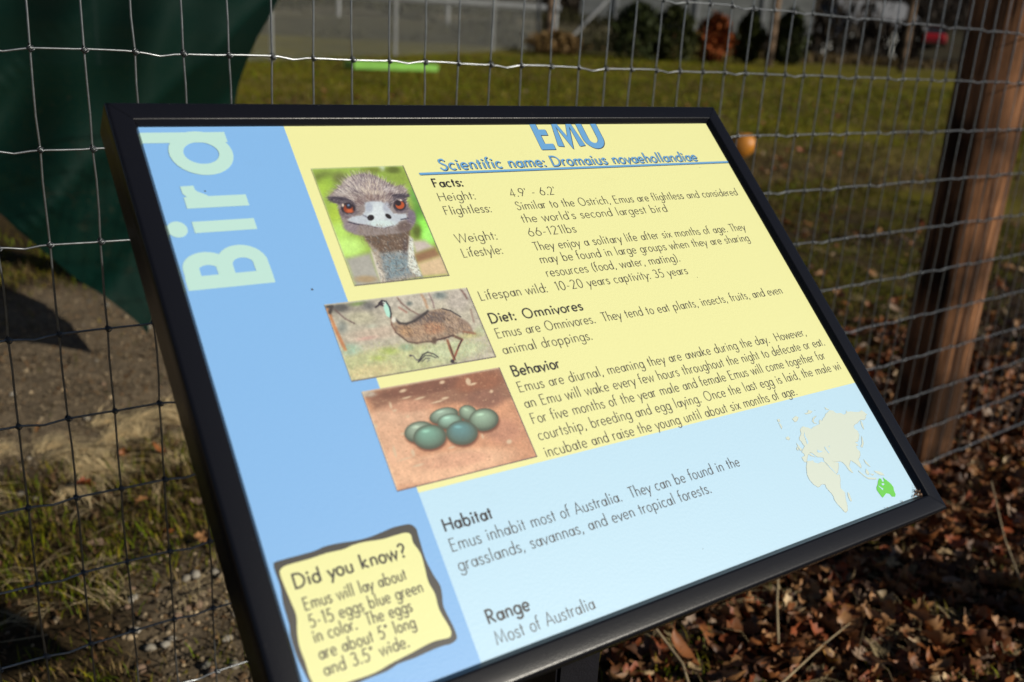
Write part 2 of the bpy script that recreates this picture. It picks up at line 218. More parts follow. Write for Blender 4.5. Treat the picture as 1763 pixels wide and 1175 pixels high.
EGG_ART=[('P',[(96.4,196.1),(211.2,196.7),(211.3,169.2),(101.7,181.6)],(150,108,88),3),('E',(113.7,171.8),(29.2,-1.7),(-2.2,-9.6),(214,172,145),6),('E',(96.1,148.2),(21.7,-4.8),(-7.6,-21.0),(224,178,148),7),('E',(135.2,130.5),(57.3,-3.2),(-2.1,-10.2),(228,182,150),7),('E',(149.4,190.7),(41.8,-0.3),(-1.0,-4.7),(128,85,70),4),('E',(188.6,187.5),(20.8,-0.1),(-2.0,-8.5),(150,98,75),4),('E',(187.8,173.6),(15.6,-2.9),(-3.1,-7.3),(140,98,82),4),('E',(127.7,179.3),(18.4,-1.9),(-1.3,-4.4),(200,150,125),4),('E',(99.7,194.1),(6.0,-1.1),(-0.7,-2.2),(190,175,160),2),('E',(191.5,146.3),(15.5,-3.2),(-3.9,-8.8),(195,140,115),6),('E',(143.9,133.1),(28.2,-2.5),(-1.3,-5.2),(216,166,138),4),('E',(150.5,165.5),(11.8,0.5),(-0.9,-5.9),(112,68,50),1.6),('E',(150.4,167.2),(11.9,0.5),(-0.8,-5.9),(78,88,76),0.35),('E',(150.2,167.6),(10.3,0.4),(-0.7,-5.0),(104,120,107),1.5),('E',(150.1,168.0),(9.1,0.4),(-0.6,-4.3),(117,135,121),1.5),('E',(149.9,168.4),(7.9,0.3),(-0.5,-3.7),(127,147,133),1.5),('E',(149.7,168.8),(6.8,0.3),(-0.4,-3.0),(135,157,143),1.5),('E',(149.6,169.2),(5.5,0.2),(-0.4,-2.4),(143,166,151),1.5),('E',(149.4,169.6),(4.4,0.2),(-0.2,-1.7),(150,175,160),1.5),('E',(148.7,170.4),(2.6,0.1),(-0.1,-0.7),(187,218,200),1.2),('E',(170.0,163.5),(6.0,-3.8),(-4.3,-5.0),(112,68,50),1.6),('E',(170.0,165.3),(6.0,-3.9),(-4.4,-5.1),(78,88,76),0.35),('E',(169.9,165.6),(5.2,-3.3),(-3.7,-4.2),(104,120,105),1.5),('E',(169.8,166.0),(4.6,-2.9),(-3.1,-3.7),(117,135,119),1.5),('E',(169.8,166.4),(4.0,-2.6),(-2.7,-3.1),(127,147,129),1.5),('E',(169.7,166.8),(3.4,-2.2),(-2.2,-2.6),(135,157,139),1.5),('E',(169.6,167.1),(2.9,-1.8),(-1.7,-2.0),(143,166,147),1.5),('E',(169.6,167.5),(2.2,-1.4),(-1.3,-1.4),(150,175,155),1.5),('E',(169.2,168.3),(1.3,-0.9),(-0.5,-0.6),(187,218,193),1.2),('E',(127.6,157.2),(11.8,-0.4),(-1.6,-7.8),(112,68,50),1.6),('E',(127.5,158.9),(11.8,-0.4),(-1.6,-7.8),(78,88,76),0.35),('E',(127.3,159.4),(10.3,-0.3),(-1.3,-6.6),(104,118,105),1.5),('E',(127.2,159.9),(9.1,-0.3),(-1.1,-5.7),(117,132,119),1.5),('E',(127.1,160.4),(7.9,-0.2),(-1.0,-4.8),(127,144,129),1.5),('E',(126.9,160.9),(6.7,-0.2),(-0.7,-4.0),(135,153,139),1.5),('E',(126.8,161.4),(5.5,-0.1),(-0.6,-3.1),(143,162,147),1.5),('E',(126.7,161.9),(4.3,-0.1),(-0.5,-2.2),(150,170,155),1.5),('E',(126.0,163.0),(2.6,-0.1),(-0.2,-1.0),(187,212,193),1.2),('E',(153.2,160.2),(10.0,-0.7),(-1.5,-5.9),(112,68,50),1.6),('E',(153.1,161.9),(10.0,-0.6),(-1.5,-5.9),(78,88,76),0.35),('E',(153.0,162.3),(8.7,-0.5),(-1.2,-5.0),(104,126,112),1.5),('E',(152.9,162.7),(7.6,-0.5),(-1.1,-4.3),(117,143,130),1.5),('E',(152.8,163.1),(6.6,-0.5),(-0.9,-3.7),(127,157,143),1.5),('E',(152.7,163.4),(5.6,-0.3),(-0.8,-3.0),(135,169,155),1.5),('E',(152.5,163.8),(4.7,-0.3),(-0.5,-2.3),(143,180,165),1.5),('E',(152.4,164.2),(3.7,-0.2),(-0.4,-1.7),(150,190,175),1.5),('E',(151.8,165.0),(2.2,-0.1),(-0.1,-0.7),(187,237,218),1.2),('E',(180.3,156.1),(12.3,-1.2),(-2.7,-8.7),(112,68,50),1.6),('E',(180.3,157.9),(12.2,-1.2),(-2.8,-8.7),(78,88,76),0.35),('E',(180.1,158.4),(10.7,-1.0),(-2.2,-7.3),(104,122,107),1.5),('E',(180.0,159.0),(9.5,-0.9),(-1.9,-6.4),(117,138,121),1.5),('E',(179.9,159.5),(8.2,-0.8),(-1.6,-5.4),(127,150,133),1.5),('E',(179.8,160.1),(7.0,-0.7),(-1.3,-4.5),(135,161,143),1.5),('E',(179.7,160.6),(5.8,-0.5),(-1.0,-3.4),(143,171,151),1.5),('E',(179.6,161.2),(4.5,-0.5),(-0.7,-2.5),(150,180,160),1.5),('E',(179.0,162.3),(2.7,-0.2),(-0.3,-1.0),(187,225,200),1.2),('E',(133.8,152.0),(12.6,-1.3),(-2.5,-9.0),(112,68,50),1.6),('E',(133.7,153.7),(12.6,-1.3),(-2.5,-9.0),(78,88,76),0.35),('E',(133.5,154.3),(11.0,-1.2),(-2.1,-7.6),(93,116,103),1.5),('E',(133.4,154.9),(9.7,-1.0),(-1.8,-6.6),(100,130,116),1.5),('E',(133.3,155.4),(8.4,-0.8),(-1.6,-5.5),(106,140,126),1.5),('E',(133.2,156.0),(7.1,-0.7),(-1.3,-4.6),(111,149,135),1.5),('E',(133.0,156.6),(5.9,-0.6),(-1.0,-3.6),(115,157,142),1.5),('E',(132.9,157.2),(4.6,-0.5),(-0.7,-2.6),(120,165,150),1.5),('E',(132.2,158.4),(2.8,-0.3),(-0.3,-1.1),(150,206,187),1.2),('E',(159.2,150.0),(12.1,-2.5),(-3.7,-9.0),(112,68,50),1.6),('E',(159.1,151.7),(12.2,-2.5),(-3.7,-9.0),(78,88,76),0.35),('E',(159.0,152.3),(10.6,-2.2),(-3.1,-7.6),(84,107,101),1.5),('E',(158.9,152.9),(9.3,-1.9),(-2.7,-6.6),(87,116,113),1.5),('E',(158.8,153.5),(8.1,-1.7),(-2.3,-5.6),(90,123,123),1.5),('E',(158.7,154.1),(6.9,-1.5),(-1.9,-4.6),(92,129,131),1.5),('E',(158.6,154.6),(5.7,-1.1),(-1.5,-3.5),(94,135,138),1.5),('E',(158.5,155.2),(4.4,-0.9),(-1.1,-2.6),(96,140,145),1.5),('E',(157.8,156.5),(2.7,-0.6),(-0.4,-1.1),(120,175,181),1.2),('E',(126.6,191.7),(2.9,0.3),(-0.1,-1.1),(212,186,158),0.9),('E',(159.1,192.8),(2.2,0.2),(-0.1,-1.3),(212,186,158),0.9),('E',(180.1,189.6),(2.1,0.1),(-0.4,-2.9),(212,186,158),0.9),('E',(183.2,187.0),(3.1,0.2),(-0.2,-0.9),(212,186,158),0.9),('E',(137.0,183.7),(4.3,0.4),(-0.1,-0.7),(212,186,158),0.9),('E',(156.5,180.1),(3.0,0.1),(-0.1,-0.9),(212,186,158),0.9),('E',(127.4,186.0),(3.7,0.3),(-0.1,-0.6),(212,186,158),0.9),('E',(113.5,182.5),(0.9,0.1),(-0.3,-2.6),(212,186,158),0.9),('E',(115.1,178.2),(1.7,0.1),(-0.1,-0.9),(212,186,158),0.9),('E',(149.5,178.5),(5.3,0.3),(-0.1,-0.6),(212,186,158),0.9),('E',(195.7,178.4),(1.6,0.1),(-0.2,-1.2),(212,186,158),0.9),('E',(193.2,137.2),(2.3,0.1),(-0.2,-1.6),(212,186,158),0.9),('E',(97.0,169.6),(1.8,0.1),(-0.1,-1.3),(212,186,158),0.9),('E',(104.3,148.7),(1.0,0.0),(-0.4,-4.3),(212,186,158),0.9),('E',(117.0,145.0),(1.3,0.0),(-0.2,-2.4),(212,186,158),0.9),('E',(117.5,135.4),(4.1,0.1),(-0.1,-0.8),(212,186,158),0.9),('E',(146.8,142.6),(2.8,0.1),(-0.1,-0.7),(212,186,158),0.9),('E',(114.8,160.0),(1.7,0.1),(0.0,-0.8),(212,186,158),0.9),('E',(173.8,145.7),(0.8,0.0),(-0.2,-1.8),(212,186,158),0.9),('E',(123.0,171.8),(1.2,0.1),(-0.1,-0.9),(212,186,158),0.9),('E',(110.0,142.0),(6.2,0.3),(-0.1,-0.4),(212,186,158),0.9)]
LAND=[[(485.5,89.8),(488.0,88.3),(489.9,87.7),(493.2,85.5),(496.4,86.6),(500.0,87.1),(503.6,87.5),(506.3,87.8),(507.6,90.6),(510.0,91.6),(511.2,89.9),(514.4,91.9),(518.0,93.3),(520.1,95.0),(524.4,96.3),(527.8,97.4),(532.0,96.3),(533.0,94.3),(534.6,93.0),(540.0,92.3),(542.5,89.9),(546.5,90.7),(548.4,93.1),(549.1,91.7),(553.8,91.1),(559.4,89.4),(564.2,88.7),(568.4,89.5),(570.7,86.8),(572.2,84.3),(569.3,84.0),(568.7,82.2),(564.5,80.3),(560.1,81.5),(556.2,80.4),(554.0,79.3),(549.2,78.8),(546.4,77.5),(545.9,75.2),(548.3,72.3),(547.6,68.8),(544.3,65.3),(540.8,63.0),(536.7,63.3),(538.9,60.7),(538.8,59.5),(535.7,59.9),(535.1,57.1),(536.7,54.3),(535.0,51.2),(531.9,48.9),(529.3,47.8),(528.8,42.0),(526.8,39.5),(525.2,41.7),(524.2,43.6),(522.6,45.8),(519.3,49.1),(517.7,47.9),(513.7,44.7),(513.9,41.3),(514.1,37.9),(512.7,38.6),(510.8,41.0),(510.1,46.2),(508.6,49.2),(506.2,51.1),(501.0,51.8),(498.2,52.4),(497.4,54.5),(498.0,52.2),(499.9,51.6),(503.3,50.4),(501.0,46.9),(496.1,42.4),(493.8,41.9),(493.1,44.1),(490.9,48.6),(488.7,53.1),(487.6,55.3),(489.0,58.3),(486.2,59.5),(483.1,60.3),(482.4,60.5),(481.1,62.0),(479.2,64.7),(476.5,66.4),(477.2,64.3),(480.2,60.8),(475.6,63.2),(474.0,65.3),(470.5,62.6),(466.9,58.9),(464.6,60.0),(464.5,64.0),(468.9,64.7),(469.3,66.3),(467.7,68.4),(470.9,70.5),(474.7,72.6),(473.8,74.5),(473.6,77.4),(472.6,79.3),(474.1,81.3),(478.4,83.9),(479.6,87.7),(483.2,89.3)],[(468.6,59.6),(471.9,59.0),(475.4,58.7),(475.7,56.7),(479.8,54.8),(484.0,55.5),(487.6,54.0),(488.7,51.8),(491.2,46.5),(493.4,42.0),(494.1,40.5),(497.0,40.5),(495.1,36.4),(492.2,33.1),(489.7,29.1),(492.0,24.6),(488.9,19.6),(486.6,13.7),(484.0,9.8),(480.4,8.7),(479.3,9.8),(478.3,13.2),(476.2,17.6),(475.6,21.6),(476.5,24.5),(476.2,27.2),(474.8,30.1),(473.8,33.6),(474.7,36.0),(472.0,37.2),(469.1,37.1),(467.4,36.1),(464.6,36.0),(461.5,39.1),(459.8,44.0),(460.0,48.5),(464.1,55.4)],[(522.1,38.7),(524.4,34.8),(527.7,30.4),(538.2,27.4),(537.3,26.3),(528.3,28.7),(525.0,32.0),(521.8,37.1)],[(532.7,37.7),(533.4,33.8),(531.4,31.9),(529.6,33.3),(529.5,35.0)],[(540.5,33.8),(546.8,31.7),(549.3,29.8),(550.3,27.3),(545.3,28.6),(541.7,31.6)],[(535.9,46.5),(537.8,42.7),(539.1,38.2),(537.7,38.9),(535.6,42.5)],[(533.6,32.7),(538.2,31.1),(535.7,30.5)],[(495.2,23.9),(496.4,22.9),(495.3,19.3),(494.7,15.9),(492.9,16.0),(493.0,19.9)],[(549.7,67.1),(548.7,63.7),(546.9,59.9),(542.5,56.7),(540.9,57.9),(544.6,59.8),(546.8,62.9)],[(559.7,81.0),(559.7,77.2),(557.3,71.6),(556.7,73.6),(557.4,77.1)],[(467.1,77.6),(468.3,74.5),(469.8,70.7),(467.1,69.6),(466.5,73.2)],[(465.2,74.0),(466.2,72.7),(464.7,70.7),(463.4,71.6)],[(458.9,84.6),(461.8,84.8),(462.7,82.9),(460.3,81.7),(457.8,83.1)],[(477.3,98.8),(483.4,100.5),(485.4,98.9),(481.7,96.1),(478.2,95.6)],[(459.5,101.8),(462.3,101.8),(461.5,99.6),(459.1,99.5)],[(459.4,98.9),(460.7,96.9),(460.6,94.6),(458.8,92.6),(459.0,95.5)],[(508.5,96.1),(502.5,93.7),(500.6,91.1),(503.2,89.1),(500.3,89.7),(498.9,92.0),(502.6,94.9)],[(494.7,100.6),(499.7,100.8),(502.0,102.8),(505.9,100.8),(502.9,99.6),(497.1,99.6)],[(523.5,101.6),(527.7,98.4),(523.9,98.8)]]
SEA=[[(483.3,84.6),(481.7,80.9),(481.8,75.6),(480.7,74.1),(478.5,73.4),(479.8,77.8),(480.5,81.7)],[(487.2,66.4),(489.1,65.1),(492.7,63.5),(490.1,63.3),(486.3,63.6),(485.6,65.0)],[(497.3,67.4),(498.4,66.2),(498.3,63.4),(499.5,60.8),(498.0,60.4),(496.6,64.9)],[(503.4,66.9),(504.1,66.2),(503.0,65.3),(502.5,65.9)],[(488.7,53.1),(491.5,48.1),(493.8,41.9),(493.0,42.1),(490.2,48.2)]]
AUSTRALIA=[(542.0,26.0),(543.9,25.2),(543.5,22.3),(546.1,22.2),(547.0,25.8),(549.9,22.1),(552.6,18.1),(553.2,14.5),(551.7,12.2),(550.9,8.3),(548.8,6.5),(545.1,7.4),(544.0,10.4),(540.3,11.9),(533.1,9.4),(532.3,10.9),(531.1,17.2),(532.6,19.5),(536.4,21.9),(538.6,24.1)]
AUS_GAPS=[[(535.4,20.5),(538.0,15.2),(539.8,16.7),(538.2,17.8),(536.1,20.1)],[(541.0,21.2),(543.8,20.8),(544.3,19.7),(541.8,19.1),(540.5,19.9)]]
BOX_OUT=[(3.7,95.3),(6.4,96.9),(28.8,96.9),(36.8,98.0),(46.5,97.7),(57.0,96.5),(67.1,96.3),(76.7,97.3),(84.4,98.3),(90.8,98.2),(96.9,97.4),(99.9,93.7),(99.8,90.2),(99.5,85.6),(98.8,72.7),(100.3,61.3),(102.2,53.8),(101.2,47.2),(99.4,40.0),(100.9,28.0),(101.2,22.2),(100.3,18.7),(95.5,17.2),(90.4,17.6),(83.1,17.6),(69.5,16.6),(58.5,16.6),(50.1,14.9),(34.6,14.4),(18,13),(8,14),(4.5,18),(4.2,21.6),(2.6,30.7),(1.2,40.6),(1.1,51.9),(2.3,58.6),(2.4,71.0),(3.7,81.5),(3.3,90.8)]
BOX_IN=[(5.8,90.1),(8.8,92.5),(13.5,93.0),(25.7,93.0),(37.3,93.6),(47.9,93.1),(54.2,94.0),(62.3,94.1),(75.1,92.7),(84.6,92.9),(91.9,92.7),(94.8,90.4),(94.4,85.0),(96.8,77.2),(96.2,67.4),(95.2,57.8),(96.7,49.5),(95.8,39.1),(98.3,26.9),(97.8,22.8),(95.5,21.1),(86.9,22.0),(79.5,21.6),(67.7,19.9),(55.3,18.5),(42.9,16.4),(29.8,16.4),(17,16.5),(9,17.5),(5.2,24.7),(4.9,35.1),(4.3,44.8),(5.5,53.2),(7.8,62.2),(7.0,71.5),(5.9,82.7)]


# ---------------------------------------------------------------- terrain
def ground_z(x, y, detail=True):
    x = np.asarray(x, float); y = np.asarray(y, float)
    r = np.hypot(x, y)
    t = np.clip(r - 2.5, 0, 17.5)
    z = -0.96 + 0.0425 * (np.sqrt(t * t + 0.25) - 0.5)
    az = np.degrees(np.arctan2(x, y))
    left = sstep(52, 40, az)
    z = z + left * 0.085 * np.clip(r - 20.5, 0, 90) + (1 - left) * 0.12 * np.clip(r - 75, 0, 120)
    z = z + 0.35 * left * sstep(21, 24, r) * sstep(30, 26, r)
    z = np.where(y < -2.5, np.minimum(z, -0.9), z)
    if detail:
        z = z + 0.10 * (fbm(x, y, 2.4, 3) - 0.5) * sstep(2.2, 6, r) + 0.02 * (fbm(x, y, 0.35, 9) - 0.5)
    return z

def zones(x, y):
    """weights of gravel, dry litter, green; same field drives sheet colour and scatter"""
    x = np.asarray(x, float); y = np.asarray(y, float)
    w = (fbm(x, y, 0.5, 21) - 0.5) * 0.55
    path = sstep(1.0, 1.15, y + w * 0.5) * sstep(2.75, 2.45, y + w) * sstep(1.35, 1.05, x + w)
    bed = sstep(0.62, 0.38, y + w * 0.5) * sstep(0.06, 0.17, x + w * 0.3) * sstep(0.75, 0.55, x) * sstep(-0.2, 0.05, y)
    gravel = np.clip(path + bed, 0, 1)
    lit = sstep(0.62, 0.95, x + w) * sstep(0.50, 0.12, y + w * 0.8 - 0.25 * (x - 1))
    lit = np.maximum(lit, sstep(0.52, 0.66, fbm(x, y, 0.9, 33)) * 0.75 * sstep(9, 4, np.hypot(x, y)) * (y > 0.2))
    lit = lit * (1 - gravel)
    green = np.clip(1 - gravel - lit, 0, 1)
    return gravel, lit, green

def graded(a, b, near, n):
    t = np.linspace(-1, 1, n)
    k = 5.2
    s = np.sinh(k * t) / math.sinh(k)
    return near + np.where(s < 0, s * (near - a), s * (b - near))
gx = graded(-90, 260, 1.2, 460); gy = graded(-60, 260, 1.0, 460)
GX, GY = np.meshgrid(gx, gy, indexing='ij')
GZ = ground_z(GX, GY)
gr, li, gn = zones(GX, GY)
GZ = GZ + 0.012 * gr * (fbm(GX, GY, 0.05, 50) - 0.5)
RR = np.hypot(GX, GY); AZ = np.degrees(np.arctan2(GX, GY))
C_soil = np.array([0.030, 0.019, 0.010]); C_grav = np.array([0.165, 0.125, 0.080]); C_lit = np.array([0.026, 0.014, 0.008])
C_green = np.array([0.110, 0.095, 0.004]); C_dry = np.array([0.090, 0.062, 0.026])
q = fbm(GX, GY, 1.1, 40)[..., None]
GCn = C_green * (1 - q) + C_green * 1.25 * q
dry = (sstep(0.46, 0.60, fbm(GX, GY, 1.6, 60)) * (.2 + .75 * sstep(11, 5, RR)))[..., None]
GCn = GCn * (1 - dry) + C_dry * dry
near = sstep(6, 2.5, RR)[..., None] * 0.75
GCn = GCn * (1 - near) + C_soil * near
GC = gr[..., None] * C_grav + li[..., None] * C_lit + gn[..., None] * GCn
# far bank on the left: dry earth with a pale track; brown wooded rise on the right
leftw = sstep(52, 40, AZ)
bank = sstep(20.2, 21.2, RR + 1.2 * (fbm(GX, GY, 3, 70) - .5)) * leftw
track = sstep(23.2, 24.2, RR + 1.0 * fbm(GX, GY, 5, 71)) * sstep(29.5, 27.0, RR)
bc = np.array([0.050, 0.046, 0.024]) * (0.55 + 0.9 * fbm(GX, GY, 1.6, 72))[..., None]
bc = bc * (1 - track[..., None]) + np.array([0.125, 0.108, 0.068]) * (.45 + 1.1 * fbm(GX, GY, 1.2, 75))[..., None] * track[..., None]
bc2 = np.array([0.045, 0.030, 0.022])
up_ = sstep(30, 33, RR)[..., None]
bc = bc * (1 - up_) + bc2 * up_
GC = GC * (1 - bank[..., None]) + bc * bank[..., None]
rb = (sstep(27, 29, RR) * (1 - leftw))[..., None]
GC = GC * (1 - rb) + np.array([0.040, 0.034, 0.018]) * rb
nx, ny = GX.shape
idx = np.arange(nx * ny).reshape(nx, ny)
GF = np.stack([idx[:-1, :-1], idx[1:, :-1], idx[1:, 1:], idx[:-1, 1:]], -1).reshape(-1, 4)
me = npmesh('ground', np.stack([GX, GY, GZ], -1).reshape(-1, 3), GF, GC.reshape(-1, 3))
GCm = (.45 + 1.1 * fbm(GX, GY, .55, 77))[..., None]; mid_ = (sstep(2.0, 3.2, RR) * sstep(26, 18, RR))[..., None]; me.attributes['tint'].data.foreach_set('color', np.concatenate([(GC * (1 - mid_ + mid_ * GCm)).reshape(-1, 3), np.ones((GC.shape[0] * GC.shape[1], 1))], 1).astype(np.float32).ravel())
M_ground = mat('ground_soil', (0, 0, 0), rough=0.95, noise=0.45, nscale=14, bump=0.6, bscale=70, attr='tint', spec=0.15, bdist=0.01)
ground = link('ground', me, mats=[M_ground], smooth=True)
tag(ground, 'soil, gravel path and lawn rising gently behind the fence', kind='structure')

M_tint_leafy = mat('grass_blade', (0, 0, 0), rough=0.6, attr='tint', noise=0.25, nscale=30, spec=0.12)
M_stone = mat('stone', (0, 0, 0), rough=0.85, attr='tint', noise=0.3, nscale=120, bump=0.4, bscale=300, spec=0.3, bdist=0.001)

def view_ok(x, y, z, margin=0.12):
    d = np.stack([x, y, z], -1) - np.array(CAM_POS)
    c = d @ CAM_R.T
    u = c[:, 0] / c[:, 2] * F_PX / 1763; w = c[:, 1] / c[:, 2] * F_PX / 1763
    return (c[:, 2] > 0.2) & (abs(u) < 0.5 + margin) & (abs(w) < 0.34 + margin)

def scatter(n, x0, x1, y0, y1, margin=0.12):
    x = rng.uniform(x0, x1, n); y = rng.uniform(y0, y1, n); z = ground_z(x, y)
    k = view_ok(x, y, z, margin)
    return x[k], y[k], z[k]

def blades(x, y, z, h, w, lean, col, curve=0.5):
    n = len(x)
    a = rng.uniform(0, 2 * math.pi, n)
    dx, dy = np.cos(a), np.sin(a)
    px, py = -dy, dx
    b = np.stack([x, y, z], -1)
    side = np.stack([px, py, np.zeros(n)], -1) * (w / 2)[:, None]
    fw = np.stack([dx, dy, np.zeros(n)], -1)
    up = np.array([0, 0, 1.0])
    mid = b + fw * (h * lean * 0.35)[:, None] + up * (h * 0.55 * np.sqrt(np.clip(1 - lean ** 2 * .6, .05, 1)))[:, None]
    tip = b + fw * (h * lean)[:, None] + up * (h * np.sqrt(np.clip(1 - lean ** 2, .01, 1)))[:, None]
    V = np.stack([b - side, b + side, mid - side * .8, mid + side * .8, tip], 1).reshape(-1, 3)
    o = (np.arange(n) * 5)[:, None]
    F = np.concatenate([o + np.array([[0, 1, 3]]), o + np.array([[0, 3, 2]]), o + np.array([[2, 3, 4]])], 0)
    c = np.repeat(col, 5, axis=0)
    return V, F, c

def blade_obj(name, sets, label):
    Vs, Fs, Cs, o = [], [], [], 0
    for V, F, c in sets:
        Vs.append(V); Fs.append(F + o); Cs.append(c); o += len(V)
    me = npmesh(name, np.concatenate(Vs), np.concatenate(Fs), np.concatenate(Cs))
    ob = link(name, me, mats=[M_tint_leafy])
    tag(ob, label, 'grass', kind='stuff')
    return ob

def gcol(n, fresh):
    g = np.array([[0.088, 0.120, 0.004], [0.140, 0.142, 0.005], [0.180, 0.142, 0.010], [0.160, 0.112, 0.045], [0.080, 0.048, 0.020]])
    p = np.stack([fresh * .45, fresh * .33, fresh * .16 + .05, (1 - fresh) * .5 + .02, (1 - fresh) * .4 + .02], -1)
    p = p / p.sum(1, keepdims=True)
    c = (rng.random(n)[:, None] > np.cumsum(p, 1)).sum(1).clip(0, 4)
    return g[c] * rng.uniform(0.5, 1.5, (n, 1))

# near grass, left and right of the board
sets = []
x, y, z = scatter(420000, -0.6, 5.5, -0.9, 3.2)
g_, l_, n_ = zones(x, y)
clump = fbm(x, y, 0.16, 80)
keep = rng.random(len(x)) < (n_ * 1.0 * sstep(.22, .50, clump) + l_ * np.where(y < -.3, .75, .20) * sstep(.4, .6, clump) + g_ * (0.012 + .35 * (y < .7) * sstep(.45, .6, clump))) * sstep(-2, 1.2, np.hypot(x, y) * 0 + 2)
x, y, z = x[keep], y[keep], z[keep]
n = len(x)
sets.append(blades(x, y, z, rng.uniform(.012, .042, n), rng.uniform(.0013, .0030, n), rng.uniform(.45, .99, n), gcol(n, np.clip(.55 + .9 * (fbm(x, y, .5, 90) - .45), .1, 1))))
# lawn out to twenty metres, in coarser blades
x, y, z = scatter(260000, 0, 14, 2.6, 14)
dd = np.hypot(x, y)
keep = rng.random(len(x)) < np.clip(3.2 / dd, 0, 1) * (0.35 + .65 * sstep(.35, .6, fbm(x, y, .4, 82))) * (1 - .6 * zones(x, y)[1])
x, y, z = x[keep], y[keep], z[keep]; dd = dd[keep]; n = len(x)
sets.append(blades(x, y, z, rng.uniform(.03, .07, n), .0022 + .0007 * dd, rng.uniform(.2, .9, n), gcol(n, np.clip(.85 + 1.1 * (fbm(x, y, 1.4, 91) - .5) - .85 * sstep(.46, .60, fbm(x, y, 1.6, 60)) * sstep(12, 5, dd), .08, 1))))
blade_obj('short_grass', sets, 'short green and dry grass blades growing behind the wire fence')

# straw: long dead blades lying flat in combed tufts
def lying(x, y, z, L, w, ang, col):
    n = len(x); d = np.stack([np.cos(ang), np.sin(ang), np.zeros(n)], -1); p = np.stack([-d[:, 1], d[:, 0], np.zeros(n)], -1)
    b = np.stack([x, y, z], -1); c_ = rng.normal(0, .16, n)[:, None]; up = np.array([0, 0, 1.0])
    hgt = rng.uniform(.05, .32, n)[:, None]
    mid = b + d * (L * .5)[:, None] + up * (L[:, None] * hgt * .6) ; tip = b + d * L[:, None] + p * c_ * L[:, None] + up * (L[:, None] * hgt * .35)
    s_ = p * (w / 2)[:, None]
    V = np.stack([b - s_, b + s_, mid - s_, mid + s_, tip], 1).reshape(-1, 3); o_ = (np.arange(n) * 5)[:, None]
    F = np.concatenate([o_ + np.array([[0, 1, 3]]), o_ + np.array([[0, 3, 2]]), o_ + np.array([[2, 3, 4]])], 0)
    return V, F, np.repeat(col, 5, axis=0)
def tufts(n, box, per, L0, L1, bright):
    out = []
    for k in range(n):
        cx, cy = rng.uniform(box[0], box[1]), rng.uniform(box[2], box[3]); a0 = rng.uniform(0, 6.283); m_ = int(rng.uniform(.5, 1.4) * per)
        x = cx + rng.normal(0, .013, m_); y = cy + rng.normal(0, .013, m_)
        out.append(lying(x, y, ground_z(x, y) + .004, rng.uniform(L0, L1, m_), rng.uniform(.0010, .0024, m_), a0 + rng.normal(0, .45, m_), np.array([[.78, .61, .34]]) * bright * rng.uniform(.45, 1.25, (m_, 1))))
    return out
stw = tufts(58, (-.12, .95, .93, 1.30), 60, .05, .13, 1.1) + tufts(40, (-.15, .8, .35, .95), 9, .05, .12, .75) + tufts(60, (1.1, 4.0, -.3, 2.5), 26, .05, .13, .65) + tufts(22, (.75, 2.0, -.4, .2), 20, .05, .13, .6) + tufts(85, (.85, 1.75, -.95, -.28), 26, .04, .11, .6)
x, y, z = scatter(5200, -0.3, 4.2, -0.9, 1.2)
k = rng.random(len(x)) < .12 + .5 * sstep(.5, .65, fbm(x, y, .2, 96)); x, y, z = x[k], y[k], z[k]; n = len(x)
stw.append(blades(x, y, z + .012, rng.uniform(.03, .10, n), rng.uniform(.0012, .0024, n), rng.uniform(.6, .99, n), np.array([[0.27, 0.20, 0.11]]) * rng.uniform(.45, 1.2, (n, 1))))
blade_obj('dead_straw', stw, 'pale dead straw lying in tufts on the gravel edge')

# gravel
def ico(sub=1):
    bm = bmesh.new(); bmesh.ops.create_icosphere(bm, subdivisions=sub, radius=1)
    V = np.array([v.co[:] for v in bm.verts]); F = np.array([[v.index for v in f.verts] for f in bm.faces]); bm.free()
    return V, F
IV, IF = ico(1)
def pebbles(x, y, z, s):
    n = len(x)
    V = IV[None] * (1 + rng.uniform(-.18, .18, (n, len(IV), 1)))
    V = V * (s[:, None] * np.stack([rng.uniform(.8, 1.3, n), rng.uniform(.7, 1.1, n), rng.uniform(.4, .75, n)], -1))[:, None, :]
    a = rng.uniform(0, 2 * math.pi, n); ca, sa = np.cos(a)[:, None], np.sin(a)[:, None]
    X = V[..., 0] * ca - V[..., 1] * sa; Y = V[..., 0] * sa + V[..., 1] * ca
    V = np.stack([X, Y, V[..., 2]], -1) + np.stack([x, y, z + s * .25], -1)[:, None, :]
    pal = np.array([[.20, .18, .15], [.28, .26, .23], [.12, .11, .10], [.22, .16, .11], [.36, .33, .28], [.16, .15, .14]])
    c = pal[rng.integers(0, 6, n)] * rng.uniform(.5, 1.2, (n, 1)) * np.array([1.12, .93, .68])
    F = (IF[None] + (np.arange(n) * len(IV))[:, None, None]).reshape(-1, 3)
    return V.reshape(-1, 3), F, np.repeat(c, len(IV), axis=0)
x, y, z = scatter(60000, -0.4, 1.6, 0.0, 2.9)
g_, l_, n_ = zones(x, y)
keep = rng.random(len(x)) < g_ * np.where(y < .8, .45, .75) + .02
x, y, z = x[keep], y[keep], z[keep]
s = rng.uniform(.0022, .006, len(x)) * np.where(rng.random(len(x)) < .08, 1.8, 1) * np.where(y > .8, .62, 1)
V, F, c = pebbles(x, y, z, s)
tag(link('gravel', npmesh('gravel', V, F, c), mats=[M_stone]), 'small grey gravel of the path behind the fence', 'gravel', kind='stuff')

